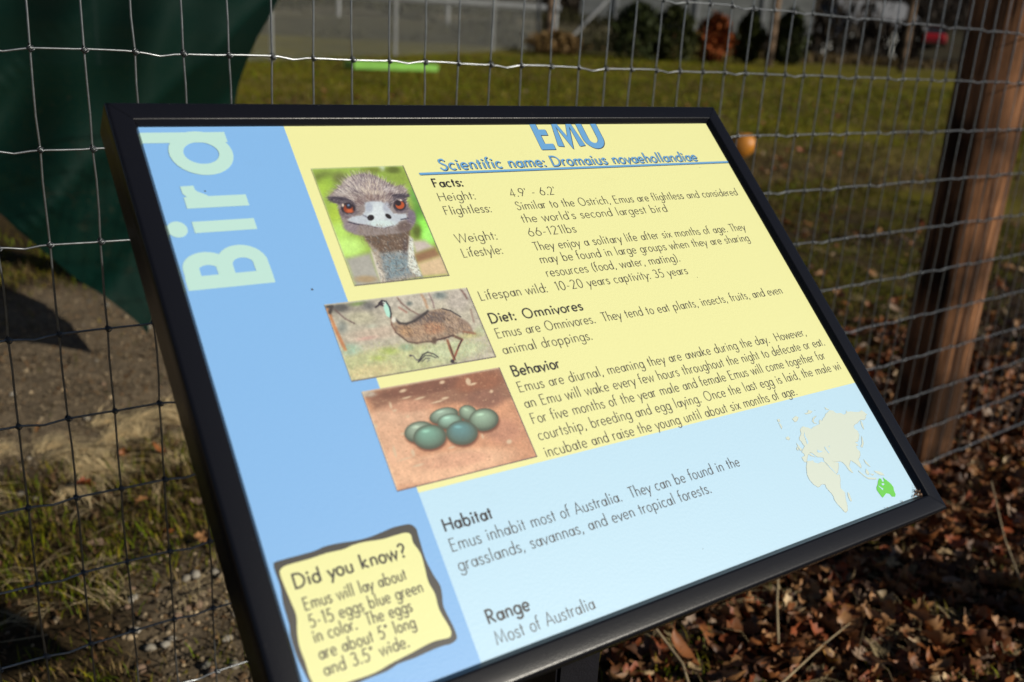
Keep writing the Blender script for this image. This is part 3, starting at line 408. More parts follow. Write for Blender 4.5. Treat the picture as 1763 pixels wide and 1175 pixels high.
x, y, z = scatter(42000, -.4, 3.2, -.9, 2.0)
k = rng.random(len(x)) < (1 - zones(x, y)[0] * .8) * .8; x, y, z = x[k], y[k], z[k]; n = len(x)
br_ = np.array([[.10, .05, .022], [.06, .035, .018], [.16, .10, .05], [.035, .022, .012]])[rng.integers(0, 4, n)] * rng.uniform(.6, 1.3, (n, 1))
V, F, c = blades(x, y, z + .001, rng.uniform(.006, .02, n), rng.uniform(.003, .009, n), rng.uniform(.7, .99, n), br_)
tag(link('leaf_crumbs', npmesh('leaf_crumbs', V, F, c), mats=[M_tint_leafy]), 'crumbled brown leaf bits strewn over the bare soil', 'leaf bits', kind='stuff')
# single stones one can pick out
stone_meshes = []
for k in range(6):
    V, F, c = pebbles(np.zeros(1), np.zeros(1), np.zeros(1), np.ones(1))
    pal = [(.28, .25, .20), (.19, .17, .14), (.34, .31, .26), (.24, .16, .11), (.15, .14, .12), (.32, .25, .16)][k]
    me = npmesh('stone_mesh', V, F, np.tile(pal, (len(V), 1)))
    me.materials.append(M_stone); stone_meshes.append(me)
stone_words = ['pale grey', 'mid grey', 'whitish', 'reddish brown', 'dark grey', 'tan']
cnt = 0
while cnt < 110:
    if cnt < 62: sx, sy = rng.uniform(.10, .62), rng.uniform(.16, .52)
    elif cnt < 100: sx, sy = rng.uniform(-.05, .85), rng.uniform(1.15, 2.5)
    else: sx, sy = rng.uniform(-.1, .6), rng.uniform(.5, 1.0)
    k = int(rng.integers(0, 6))
    o = bpy.data.objects.new('stone', stone_meshes[k]); COL.objects.link(o)
    s = rng.uniform(.006, .0125) if cnt < 62 else rng.uniform(.005, .011)
    o.location = (sx, sy, float(ground_z(sx, sy)) + s * .15); o.scale = (s, s, s)
    o.rotation_euler = (rng.uniform(-.3, .3), rng.uniform(-.3, .3), rng.uniform(0, 6.28))
    where = ('among gravel nearest the fence foot' if sy < .34 else 'among gravel and weeds behind the fence foot') if cnt < 62 else ('lying on the gravel path behind the fence' if cnt < 100 else 'in the grass between fence and path')
    tag(o, f'{"small" if s < .0095 else "larger"} {stone_words[k]} stone {where}', 'stone', 'stones ' + where)
    cnt += 1

# ---------------------------------------------------------------- fallen leaves
def leaf_shape(kind, seed):
    r = random.Random(seed)
    n = 15
    V, F = [], []
    curl = r.uniform(.9, 3.4) * r.choice((-1, 1, 1)); cup = r.uniform(.3, 1.25); tw = r.uniform(-1.5, 1.5)
    bend = r.uniform(-.6, .6)
    for i in range(n + 1):
        t = i / n
        if kind == 'oak':
            env = .34 * math.sin(math.pi * min(1, t * .93 + .04)) ** .8
            lob = .62 + .38 * math.cos(2 * math.pi * (t * 4.2 + .1))
            wL = env * (.35 + .65 * lob); wR = env * (.35 + .65 * (.62 + .38 * math.cos(2 * math.pi * (t * 4.2 + .32))))
        elif kind == 'maple':
            env = .5 * math.sin(math.pi * t) ** .6
            wL = env * (.45 + .55 * abs(math.cos(2 * math.pi * (t * 1.7)))); wR = env * (.45 + .55 * abs(math.cos(2 * math.pi * (t * 1.7 + .04))))
        else:
            wL = wR = .24 * math.sin(math.pi * min(1, t + .01)) ** .9
        if i == n: wL = wR = 0.004
        ang = curl * (t - .5)
        cx = t - .5 if abs(curl) < 1e-3 else math.sin(ang) / curl
        cz = (1 - math.cos(ang)) / curl
        yy = bend * (t - .5) ** 2
        for sgn, w_ in ((-1, wL), (0, 0), (1, wR)):
            a = tw * (t - .5) * 1.2 + cup * sgn
            V.append((cx + .15 * w_ * sgn * 0, yy + sgn * w_ * math.cos(a), cz + w_ * math.sin(abs(cup)) * (1 if sgn else 0) * .8 + sgn * w_ * math.sin(tw * (t - .5)) * .7 + r.uniform(-.012, .012)))
        if i:
            a0 = 3 * (i - 1)
            F += [(a0, a0 + 1, a0 + 4, a0 + 3), (a0 + 1, a0 + 2, a0 + 5, a0 + 4)]
    # stalk
    b = len(V)
    p0 = np.array(V[1]); d = p0 - np.array(V[4]); d = d / np.linalg.norm(d)
    p1 = p0 + d * .16 + np.array([0, 0, .03])
    V += [tuple(p0 + np.array([0, .008, 0])), tuple(p0 - np.array([0, .008, 0])), tuple(p1 - np.array([0, .006, 0])), tuple(p1 + np.array([0, .006, 0]))]
    F.append((b, b + 1, b + 2, b + 3))
    return np.array(V), np.array(F)

leaf_cols = [('rust brown', (.19, .068, .018)), ('tan', (.25, .125, .044)), ('dark brown', (.070, .028, .010)), ('grey brown', (.20, .135, .080)), ('reddish', (.19, .048, .014)), ('pale buff', (.38, .27, .13)), ('ochre', (.29, .145, .024))]
def leaf_mat(i, nm, c):
    mt, nt, P = new_mat('leaf_' + nm.replace(' ', '_'))
    tc = nt.nodes.new('ShaderNodeTexCoord')
    nz = nt.nodes.new('ShaderNodeTexNoise'); nz.inputs['Scale'].default_value = 5; nz.inputs['Detail'].default_value = 5
    nt.links.new(tc.outputs['Object'], nz.inputs[0])
    mx = nt.nodes.new('ShaderNodeMix'); mx.data_type = 'RGBA'
    c = np.array(c) * np.array([1.3, 1.3, 1.5])
    mx.inputs[6].default_value = (*(c * .6), 1); mx.inputs[7].default_value = (*(c * 1.35), 1)
    nt.links.new(nz.outputs[0], mx.inputs[0]); nt.links.new(mx.outputs[2], P.inputs['Base Color'])
    P.inputs['Roughness'].default_value = .5
    P.inputs['Specular IOR Level'].default_value = .35
    return mt
leaf_mats = [leaf_mat(i, a, b) for i, (a, b) in enumerate(leaf_cols)]
shapes = [('oak', s) for s in range(7)] + [('oval', 20), ('oval', 21), ('maple', 30), ('maple', 31)]
shape_geo = [leaf_shape(k, s) for k, s in shapes]
leaf_me = {}
def get_leaf(si, ci):
    if (si, ci) not in leaf_me:
        V, F = shape_geo[si]
        me = npmesh('leaf_mesh', V, F); me.materials.append(leaf_mats[ci])
        me.polygons.foreach_set('use_smooth', [True] * len(me.polygons))
        leaf_me[(si, ci)] = me
    return leaf_me[(si, ci)]
shape_word = {'oak': 'lobed oak', 'oval': 'narrow curled', 'maple': 'broad pointed'}
placed = 0
tries = 0
while placed < 285 and tries < 20000:
    tries += 1
    if placed < 215:
        sx, sy = rng.uniform(.72, 2.5), rng.uniform(-.95, .45); zone = 0
    elif placed < 262:
        sx, sy = rng.uniform(1.4, 4.6), rng.uniform(.25, 2.6); zone = 1
    else:
        sx, sy = rng.uniform(-.15, .7), rng.uniform(.3, 1.3); zone = 2
    sz = float(ground_z(sx, sy))
    if not view_ok(np.array([sx]), np.array([sy]), np.array([sz]), .02)[0]: continue
    si = int(rng.integers(0, len(shapes))); ci = int(rng.choice(7, p=[.34, .26, .14, .10, .08, .06, .02]))
    o = bpy.data.objects.new('fallen_leaf', get_leaf(si, ci)); COL.objects.link(o)
    s = rng.uniform(.042, .088) if zone != 2 else rng.uniform(.03, .055)
    o.scale = (s, s, s)
    o.rotation_euler = (rng.normal(0, .45), rng.normal(0, .45), rng.uniform(0, 6.28))
    o.location = (sx, sy, sz + rng.uniform(.008, .03))
    if zone == 0:
        where = 'against the wire' if sy > -.08 else ('near the support post' if sx < 1.0 else ('below the lower rail' if sy > -.32 else 'toward the bottom right corner'))
        if sx > 1.7 and sy > -.2: where = 'at the thick post'
    elif zone == 1: where = 'behind the thick post' if sx > 3 else ('just behind the wire' if sy < .9 else 'in grass beyond the wire')
    else: where = 'in weeds left of the board' if sy < .95 else 'on the straw left of the board'
    sz_ = 'small' if s < .055 else ('large' if s > .076 else 'mid sized')
    tag(o, f'{sz_} {leaf_cols[ci][0]} {shape_word[shapes[si][0]]} leaf {where}', 'leaf', 'dry leaves ' + where)
    placed += 1

def leaf_mass(name, x, y, z, s, label, cs):
    parts, cols, off = [], [], 0
    n = len(x)
    sidx = rng.integers(0, len(shapes), n)
    Vall, Fall, Call = [], [], []
    for k in range(len(shapes)):
        V0, F0 = shape_geo[k]
        # coarser copy: every second row
        sel = np.where(sidx == k)[0]
        if not len(sel): continue
        m_ = len(sel)
        a = rng.uniform(0, 6.283, m_); bx = rng.normal(0, .5, m_); by = rng.normal(0, .5, m_)
        ca, sa, cb, sb, cc, sc_ = np.cos(a), np.sin(a), np.cos(bx), np.sin(bx), np.cos(by), np.sin(by)
        Rz = np.zeros((m_, 3, 3)); Rz[:, 0, 0] = ca; Rz[:, 0, 1] = -sa; Rz[:, 1, 0] = sa; Rz[:, 1, 1] = ca; Rz[:, 2, 2] = 1
        Rx = np.zeros((m_, 3, 3)); Rx[:, 0, 0] = 1; Rx[:, 1, 1] = cb; Rx[:, 1, 2] = -sb; Rx[:, 2, 1] = sb; Rx[:, 2, 2] = cb
        Ry = np.zeros((m_, 3, 3)); Ry[:, 1, 1] = 1; Ry[:, 0, 0] = cc; Ry[:, 0, 2] = sc_; Ry[:, 2, 0] = -sc_; Ry[:, 2, 2] = cc
        Mx = Rz @ Rx @ Ry
        V = np.einsum('nij,vj->nvi', Mx, V0) * s[sel][:, None, None] + np.stack([x[sel], y[sel], z[sel]], -1)[:, None, :]
        pal = np.array([1.25, 1.25, 1.45]) * np.array([c for _, c in leaf_cols])
        c = pal[rng.choice(7, m_, p=cs)] * rng.uniform(.55, 1.25, (m_, 1))
        Vall.append(V.reshape(-1, 3)); Fall.append((F0[None] + (np.arange(m_) * len(V0))[:, None, None]).reshape(-1, 4) + off)
        Call.append(np.repeat(c, len(V0), axis=0)); off += m_ * len(V0)
    me = npmesh(name, np.concatenate(Vall), np.concatenate(Fall), np.concatenate(Call))
    o = link(name, me, mats=[M_leafmass], smooth=True)
    tag(o, label, 'leaves', kind='stuff')
M_leafmass = mat('leaf_litter', (0, 0, 0), rough=.55, attr='tint', noise=.3, nscale=60, spec=.35)
x, y, z = scatter(12000, .5, 3.0, -1.0, 1.0, .05)
k = rng.random(len(x)) < zones(x, y)[1] * .9 + .03
x, y, z = x[k], y[k], z[k]
leaf_mass('leaf_litter', x, y, z + rng.uniform(0, .022, len(x)), rng.uniform(.026, .076, len(x)), 'thick brown leaf litter along the foot of the fence', [.32, .22, .24, .08, .10, .03, .01])
x, y, z = scatter(26000, .6, 12, .3, 9.0, .05)
dd = np.hypot(x, y)
k = rng.random(len(x)) < (zones(x, y)[1] * .8 + .05) * np.clip(2.6 / dd, 0, 1) ** .8
x, y, z = x[k], y[k], z[k]
leaf_mass('scattered_leaves', x, y, z + rng.uniform(.004, .03, len(x)), rng.uniform(.035, .085, len(x)), 'small dry leaves scattered through the grass beyond the fence', [.22, .26, .16, .12, .12, .08, .04])

# long dry stalks
M_stalk = mat('dry_stalk', (.34, .26, .15), rough=.7, noise=.3, nscale=40)
def stalk(pts, r, label):
    P = []
    pts = [np.array(p) for p in pts]
    for i in range(len(pts) - 1):
        for t in np.linspace(0, 1, 5)[:-1]: P.append(pts[i] * (1 - t) + pts[i + 1] * t)
    P.append(pts[-1]); P = np.array(P)
    V, F = tube(P, np.linspace(r, r * .5, len(P)), 5)
    tag(link('dry_stalk', npmesh('dry_stalk', V, F), mats=[M_stalk], smooth=True), label, 'stalk', 'dry stalks in the leaf litter')
stalk([(1.045, -.25, -.95), (1.075, -.21, -.89), (1.11, -.17, -.80)], .0028, 'upright pale dry stalk in leaf litter below the right half of the board')
stalk([(.80, -.30, -.95), (.84, -.22, -.92), (.83, -.12, -.87), (.87, -.05, -.85)], .003, 'bent pale stalk just right of the support post')
stalk([(1.62, -.38, -.95), (1.66, -.30, -.88), (1.72, -.22, -.80)], .0025, 'leaning dry stalk in leaves at the right edge of the photo')
stalk([(.95, -.33, -.93), (1.10, -.30, -.925), (1.20, -.28, -.93)], .002, 'thin pale stalk lying flat on brown leaves')

# ---------------------------------------------------------------- wire fence
M_wire = mat('galvanised_wire', (.34, .36, .38), rough=.32, metal=.9, noise=.25, nscale=90)
M_knot = mat('galvanised_knot', (.15, .16, .17), rough=.38, metal=.8, noise=.3, nscale=90)
fence = empty('wire_fence', (0, 0, -.96))
tag(fence, 'galvanised woven wire fence with rectangular mesh running behind the board', 'fence')
DX, DZ = .0508, .1016
FO = Vector((0, 0, .96))
def fy(x): return .0114 * min(max(x, -2.0), 4) ** 2
def fxy(i):
    x = i * DX
    return x, fy(x)
I0, I1, J0, J1 = -22, 92, -9, 6
def wob(i, z): return .0011 * math.sin(z * 9 + i * 2.3) + .0008 * math.sin(z * 23 + i * 5.1)
base_v = None
for i in range(I0, I1 + 1):
    x, yy = fxy(i)
    zs = np.linspace(J0 * DZ - .006, J1 * DZ + .006, 46)
    P = np.stack([np.array([x + wob(i, zz) * (1 - abs(math.cos(math.pi * zz / DZ)) ** 3) for zz in zs]), np.full(46, yy), zs + .96], -1)
    V, F = tube(P, .00118, 6)
    link('vertical_wire', npmesh('vertical_wire', V, F), fence, [M_wire], smooth=True)
for j in range(J0, J1 + 1):
    P = []
    for i in range(I0, I1):
        for t in (0, .2, .4, .5, .6, .8):
            xx = (i + t) * DX
            dz = .0004 * math.sin(i * 1.7 + j)
            if i % 3 == 2:
                dz += -.0034 * max(0, 1 - abs(t - .5) / .42)
            dz += .0005 * math.sin(xx * 31 + j * 2)
            P.append((xx, fy(xx) - .0021, j * DZ + .96 + dz))
    V, F = tube(np.array(P), .0013 if -9 < j < 6 else .0017, 6)
    link('horizontal_wire', npmesh('horizontal_wire', V, F), fence, [M_wire], smooth=True)
# knot: short wire wrapped round each crossing
kp = []
th = np.linspace(0, 2 * math.pi * 1.9, 20)
h1 = np.stack([.0030 * np.cos(th) + .0, .0032 * np.sin(th) * .9 - .001, (th / th[-1] - .5) * .0058], -1)
h1 = h1 @ np.array([[.8, 0, .6], [0, 1, 0], [-.6, 0, .8]])
h2 = np.stack([(th / th[-1] - .5) * .0066, .0030 * np.sin(th) - .0012, .0026 * np.cos(th)], -1)
h2 = h2 @ np.array([[.8, 0, -.6], [0, 1, 0], [.6, 0, .8]])
KV, KF = merge([tube(h1, .00085, 4), tube(h2, .00085, 4)])
knot_me = npmesh('knot', KV, KF); knot_me.materials.append(M_knot)
allk = [(i, j) for i in range(I0, I1 + 1) for j in range(J0, J1 + 1)]
def kdist(ij):
    x, yy = fxy(ij[0]); d = np.array([x, yy, ij[1] * DZ]) - np.array(CAM_POS); c = CAM_R @ d
    u, w_ = abs(c[0] / c[2] * F_PX / 1763), abs(c[1] / c[2] * F_PX / 1763)
    return (0 if (u < .52 and w_ < .36) else 100) + c[2]
allk.sort(key=kdist)
for i, j in allk[:290]:
    o = bpy.data.objects.new('wire_knot', knot_me); COL.objects.link(o); o.parent = fence
    x, yy = fxy(i); o.location = (x, yy - .001, j * DZ + .96); o.rotation_euler = (0, 0, .3 * math.sin(i * 3 + j))
rest = np.array([(fxy(i)[0], fxy(i)[1] - .001, j * DZ + .96) for i, j in allk[290:]])
V = (KV[None] + rest[:, None, :]).reshape(-1, 3)
F = (KF[None] + (np.arange(len(rest)) * len(KV))[:, None, None]).reshape(-1, 4)
o = link('wire_knots', npmesh('wire_knots', V, F), fence, [M_knot]); o['kind'] = 'stuff'

# round wooden posts of the fence
def wood_mat(name, c1, c2):
    mt, nt, P = new_mat(name)
    tc = nt.nodes.new('ShaderNodeTexCoord'); mp = nt.nodes.new('ShaderNodeMapping')
    mp.inputs['Scale'].default_value = (38, 38, 1.6)
    nt.links.new(tc.outputs['Object'], mp.inputs[0])
    nz = nt.nodes.new('ShaderNodeTexNoise'); nz.inputs['Scale'].default_value = 1.2; nz.inputs['Detail'].default_value = 8; nz.inputs['Roughness'].default_value = .7
    nt.links.new(mp.outputs[0], nz.inputs[0])
    n2 = nt.nodes.new('ShaderNodeTexNoise'); n2.inputs['Scale'].default_value = 4.5; n2.inputs['Detail'].default_value = 4
    nt.links.new(tc.outputs['Object'], n2.inputs[0])
    r1 = nt.nodes.new('ShaderNodeValToRGB'); r1.color_ramp.elements[0].position = .36; r1.color_ramp.elements[1].position = .66
    r1.color_ramp.elements[0].color = (*c1, 1); r1.color_ramp.elements[1].color = (*c2, 1)
    nt.links.new(nz.outputs[0], r1.inputs[0])
    mx = nt.nodes.new('ShaderNodeMix'); mx.data_type = 'RGBA'; mx.blend_type = 'MULTIPLY'
    r2 = nt.nodes.new('ShaderNodeMapRange'); r2.inputs[1].default_value = .40; r2.inputs[2].default_value = .60; r2.inputs[3].default_value = .16; r2.inputs[4].default_value = 1
    nt.links.new(n2.outputs[0], r2.inputs[0]); mx.inputs[0].default_value = 1
    nt.links.new(r1.outputs[0], mx.inputs[6]); nt.links.new(r2.outputs[0], mx.inputs[7])
    nt.links.new(mx.outputs[2], P.inputs['Base Color'])
    bp = nt.nodes.new('ShaderNodeBump'); bp.inputs['Strength'].default_value = .8; bp.inputs['Distance'].default_value = .006
    nt.links.new(nz.outputs[0], bp.inputs['Height']); nt.links.new(bp.outputs[0], P.inputs['Normal'])
    P.inputs['Roughness'].default_value = .9; P.inputs['Specular IOR Level'].default_value = .2
    return mt
M_post = wood_mat('weathered_wood', (.028, .012, .007), (.52, .245, .115))
def post_mesh(r, h, seed, sides=36, lean=(0, 0)):
    V, F = [], []
    nz = 46
    for k in range(nz + 1):
        t = k / nz; zz = h * t
        for s_ in range(sides):
            a = 2 * math.pi * s_ / sides
            rr = r * (1 + .035 * math.sin(3 * a + zz * 2 + seed) + .05 * (float(vnoise(a * 3, zz * 2.2, 1, 100 + seed % 5)) - .5) + .03 * (float(vnoise(a * 14, zz * 1.2, 1, 105)) - .5))
            V.append((rr * math.cos(a) + lean[0] * zz, rr * math.sin(a) + lean[1] * zz, zz))
    for k in range(nz):
        for s_ in range(sides):
            a = k * sides + s_; b = k * sides + (s_ + 1) % sides
            F.append((a, b, b + sides, a + sides))
    top = len(V); V.append((lean[0] * h, lean[1] * h, h + .004))
    for s_ in range(sides):
        a = nz * sides + s_; b = nz * sides + (s_ + 1) % sides
        F.append((a, b, top, top))
    me = bpy.data.meshes.new('post'); me.from_pydata(V, [], [f if f[2] != f[3] else f[:3] for f in F]); me.update()
    return me
PX, PR = 2.028, .080
o = link('fence_post', post_mesh(PR, 1.95, 3), fence, [M_post], smooth=True)
o.location = (PX, fy(PX) + PR + .004, -.12); o['label'] = 'thick round weathered brown post behind the wire'
o = link('fence_post', post_mesh(PR, 1.95, 8), fence, [M_post], smooth=True)
o.location = (-1.0, fy(-1.0) + PR + .004, -.12)
# staples where the rows meet the post
for j in (-4, -6, -1, -8, 1):
    th = np.linspace(0, math.pi, 9)
    V, F = tube(np.stack([.0 * th, -.006 * np.sin(th) + .004, .007 * np.cos(th)], -1), .0014, 5)
    o = link('staple', npmesh('staple', V, F), fence, [M_knot]); o.location = (PX + .045, fy(PX) - .001, j * DZ + .96)

# ---------------------------------------------------------------- green shade cloth
def interp(tbl, v):
    return float(np.interp(v, [a for a, _ in tbl], [b for _, b in tbl]))
XR = [(-.84, .462), (-.80, .50), (-.70, .60), (-.565, .70), (-.40, .77), (-.206, .792), (0, .835), (.1, .873), (.5, 1.0), (1.05, 1.22)]
XL = [(-.84, .458), (-.80, .425), (-.656, .278), (-.463, .115), (-.2, -.15), (.1, -.55), (.5, -1.1), (1.05, -1.9)]
rows, cols_ = 90, 110
V = []
for a in range(rows + 1):
    z_ = -.845 + (1.05 + .845) * (a / rows) ** 1.15
    xl, xr = interp(XL, z_), interp(XR, z_)
    for b in range(cols_ + 1):
        t = b / cols_
        x_ = xl + (xr - xl) * t
        e = min(1, (z_ + .845) / .35) ** .6
        yy = 1.62 + e * (.13 * math.sin(6.5 * (x_ - .75 * z_) + 1) + .07 * abs(math.sin(8 * (x_ - 1.15 * z_) + .6)) + .020 * math.sin(21 * (x_ - .9 * z_)) + .012 * math.sin(34 * (x_ - .35 * z_) + 2 * math.sin(3 * z_)) + .05 * (float(vnoise(x_, z_, .3, 130)) - .5))
        V.append((x_, yy, z_))
F = []
for a in range(rows):
    for b in range(cols_):
        i = a * (cols_ + 1) + b
        F.append((i, i + 1, i + cols_ + 2, i + cols_ + 1))
mt, nt, P = new_mat('green_shade_fabric')
P.inputs['Base Color'].default_value = (.0002, .0145, .0105, 1); P.inputs['Roughness'].default_value = .7; P.inputs['Specular IOR Level'].default_value = .10
tc = nt.nodes.new('ShaderNodeTexCoord')
wv = nt.nodes.new('ShaderNodeTexWave'); wv.bands_direction = 'Z'; wv.inputs['Scale'].default_value = 55
nt.links.new(tc.outputs['Object'], wv.inputs[0])
tr = nt.nodes.new('ShaderNodeBsdfTransparent'); mixs = nt.nodes.new('ShaderNodeMixShader')
mr = nt.nodes.new('ShaderNodeMapRange'); mr.inputs[3].default_value = .0; mr.inputs[4].default_value = .05
nt.links.new(wv.outputs[1], mr.inputs[0]); nt.links.new(mr.outputs[0], mixs.inputs[0])
nt.links.new(P.outputs[0], mixs.inputs[1]); nt.links.new(tr.outputs[0], mixs.inputs[2])
nt.links.new(mixs.outputs[0], nt.nodes['Material Output'].inputs[0])
cloth = empty('shade_cloth', (-1.9, 1.62, -.96))
tag(cloth, 'dark green shade netting hanging to a point behind the fence', 'shade cloth')
link('cloth_sheet', npmesh('cloth_sheet', np.array(V) - np.array([-1.9, 1.62, -.96]), np.array(F)), cloth, [mt], smooth=True)
M_grey = mat('galvanised_pipe', (.36, .37, .38), rough=.5, metal=.4, noise=.2, nscale=10)
V, F = tube([(0, 0, -.1), (0, 0, 1), (0, 0, 2.02)], .024, 12); link('pole', npmesh('pole', V, F), cloth, [M_grey], smooth=True)
V, F = tube([(-.02, 0, 2.02), (1.6, 0, 2.02), (3.2, 0, 2.02)], .016, 10); link('arm', npmesh('arm', V, F), cloth, [M_grey], smooth=True)

# ---------------------------------------------------------------- the board
U = Vector((1, 0, 0)); VV = Vector((0.0, 0.7300235, 0.683422)); NN = Vector((0.0, -0.683422, 0.7300235)); BL = Vector((0.013902, -0.685671, -0.336325))
BASE = Vector((.305, -.55, -.96))
sign = empty('information_sign', BASE)
tag(sign, 'tilted information board about emus in a black metal frame', 'information board')
PM = Matrix(((U.x, VV.x, NN.x, BL.x - BASE.x), (U.y, VV.y, NN.y, BL.y - BASE.y), (U.z, VV.z, NN.z, BL.z - BASE.z), (0, 0, 0, 1)))
PW, PH = .5810, .4340

def panel_mat(name, srgb, rough=.46):
    mt, nt, P = new_mat(name)
    c = lin(srgb)
    tc = nt.nodes.new('ShaderNodeTexCoord')
    nz = nt.nodes.new('ShaderNodeTexNoise'); nz.inputs['Scale'].default_value = 38; nz.inputs['Detail'].default_value = 3
    nt.links.new(tc.outputs['Object'], nz.inputs[0])
    # faint grime, more of it in the lower corner where leaves have lain
    n2 = nt.nodes.new('ShaderNodeTexNoise'); n2.inputs['Scale'].default_value = 14; n2.inputs['Detail'].default_value = 8; n2.inputs['Roughness'].default_value = .75
    nt.links.new(tc.outputs['Object'], n2.inputs[0])
    mr = nt.nodes.new('ShaderNodeMapRange'); mr.inputs[1].default_value = .60; mr.inputs[2].default_value = .78; mr.inputs[3].default_value = 0; mr.inputs[4].default_value = .12
    nt.links.new(n2.outputs[0], mr.inputs[0])
    mx = nt.nodes.new('ShaderNodeMix'); mx.data_type = 'RGBA'
    mx.inputs[6].default_value = (*c, 1); mx.inputs[7].default_value = (*(c * np.array([.6, .55, .48])), 1)
    nt.links.new(mr.outputs[0], mx.inputs[0]); nt.links.new(mx.outputs[2], P.inputs['Base Color'])
    vo = nt.nodes.new('ShaderNodeTexNoise'); vo.inputs['Scale'].default_value = 420; vo.inputs['Detail'].default_value = 2
    nt.links.new(tc.outputs['Object'], vo.inputs[0])
    bp = nt.nodes.new('ShaderNodeBump'); bp.inputs['Strength'].default_value = .22; bp.inputs['Distance'].default_value = .0004
    nt.links.new(vo.outputs[0], bp.inputs['Height']); nt.links.new(bp.outputs[0], P.inputs['Normal'])
    P.inputs['Roughness'].default_value = rough; P.inputs['Specular IOR Level'].default_value = .75
    return mt
M_blue = panel_mat('print_mid_blue', (130, 184, 242)); M_yel = panel_mat('print_pale_yellow', (235, 236, 170)); M_lblue = panel_mat('print_light_blue', (187, 224, 250))
bm = bmesh.new()
E_ = .003
zt = 0.0
def quad(bm, x0, x1, y0, y1, z, mi):
    f = bm.faces.new([bm.verts.new((x0, y0, z)), bm.verts.new((x1, y0, z)), bm.verts.new((x1, y1, z)), bm.verts.new((x0, y1, z))]); f.material_index = mi
xb = .1106; yb = .1167
quad(bm, -E_, xb, -E_, PH + E_, 0, 0)
quad(bm, xb, PW + E_, yb, PH + E_, 0, 1)
quad(bm, xb, PW + E_, -E_, yb, 0, 2)
vs = box_bm(bm, -E_, PW + E_, -E_, PH + E_, -.004, -.0003)
me = bm_mesh('panel', bm)
panel = link('panel', me, sign, [M_blue, M_yel, M_lblue], PM)
panel['label'] = 'printed face in pale yellow, mid blue and light blue'

def ink(name, srgb, rough=.46):
    return mat(name, tuple(lin(srgb)), rough=rough, spec=.75)
I_black = ink('ink_black', (38, 34, 40)); I_grey = ink('ink_dark_grey', (70, 64, 64)); I_title = ink('ink_title_blue', (104, 166, 222)); I_shadow = ink('ink_title_shadow', (34, 48, 74))
I_mint = ink('ink_mint', (188, 227, 222)); I_land = ink('ink_land', (212, 224, 214)); I_sea = ink('ink_sea', (187, 224, 250)); I_green = ink('ink_green', (96, 206, 66)); I_box = ink('ink_box_grey', (62, 60, 58)); I_landrim = ink('ink_land_rim', (186, 188, 172))

# --- single stroke alphabet in the manner of a light geometric sans; unit = cap height
def arc(cx, cy, rx, ry, a0, a1, n=None):
    n = n or max(3, int(abs(a1 - a0) / 14))
    return [(cx + rx * math.cos(math.radians(a0 + (a1 - a0) * k / n)), cy + ry * math.sin(math.radians(a0 + (a1 - a0) * k / n))) for k in range(n + 1)]
def smooth(p, k=4):
    out = []
    q = [p[0]] + p + [p[-1]]
    for i in range(1, len(q) - 2):
        p0, p1, p2, p3 = [np.array(q[j]) for j in (i - 1, i, i + 1, i + 2)]
        for s_ in range(k):
            t = s_ / k
            out.append(tuple(.5 * ((2 * p1) + (-p0 + p2) * t + (2 * p0 - 5 * p1 + 4 * p2 - p3) * t * t + (-p0 + 3 * p1 - 3 * p2 + p3) * t ** 3)))
    out.append(p[-1]); return out
X = .61; R_ = .305; A_ = 1.1; DOT = 'dot'; Q = .225
circ = arc(Q, R_, Q, R_, 0, 360, 26)
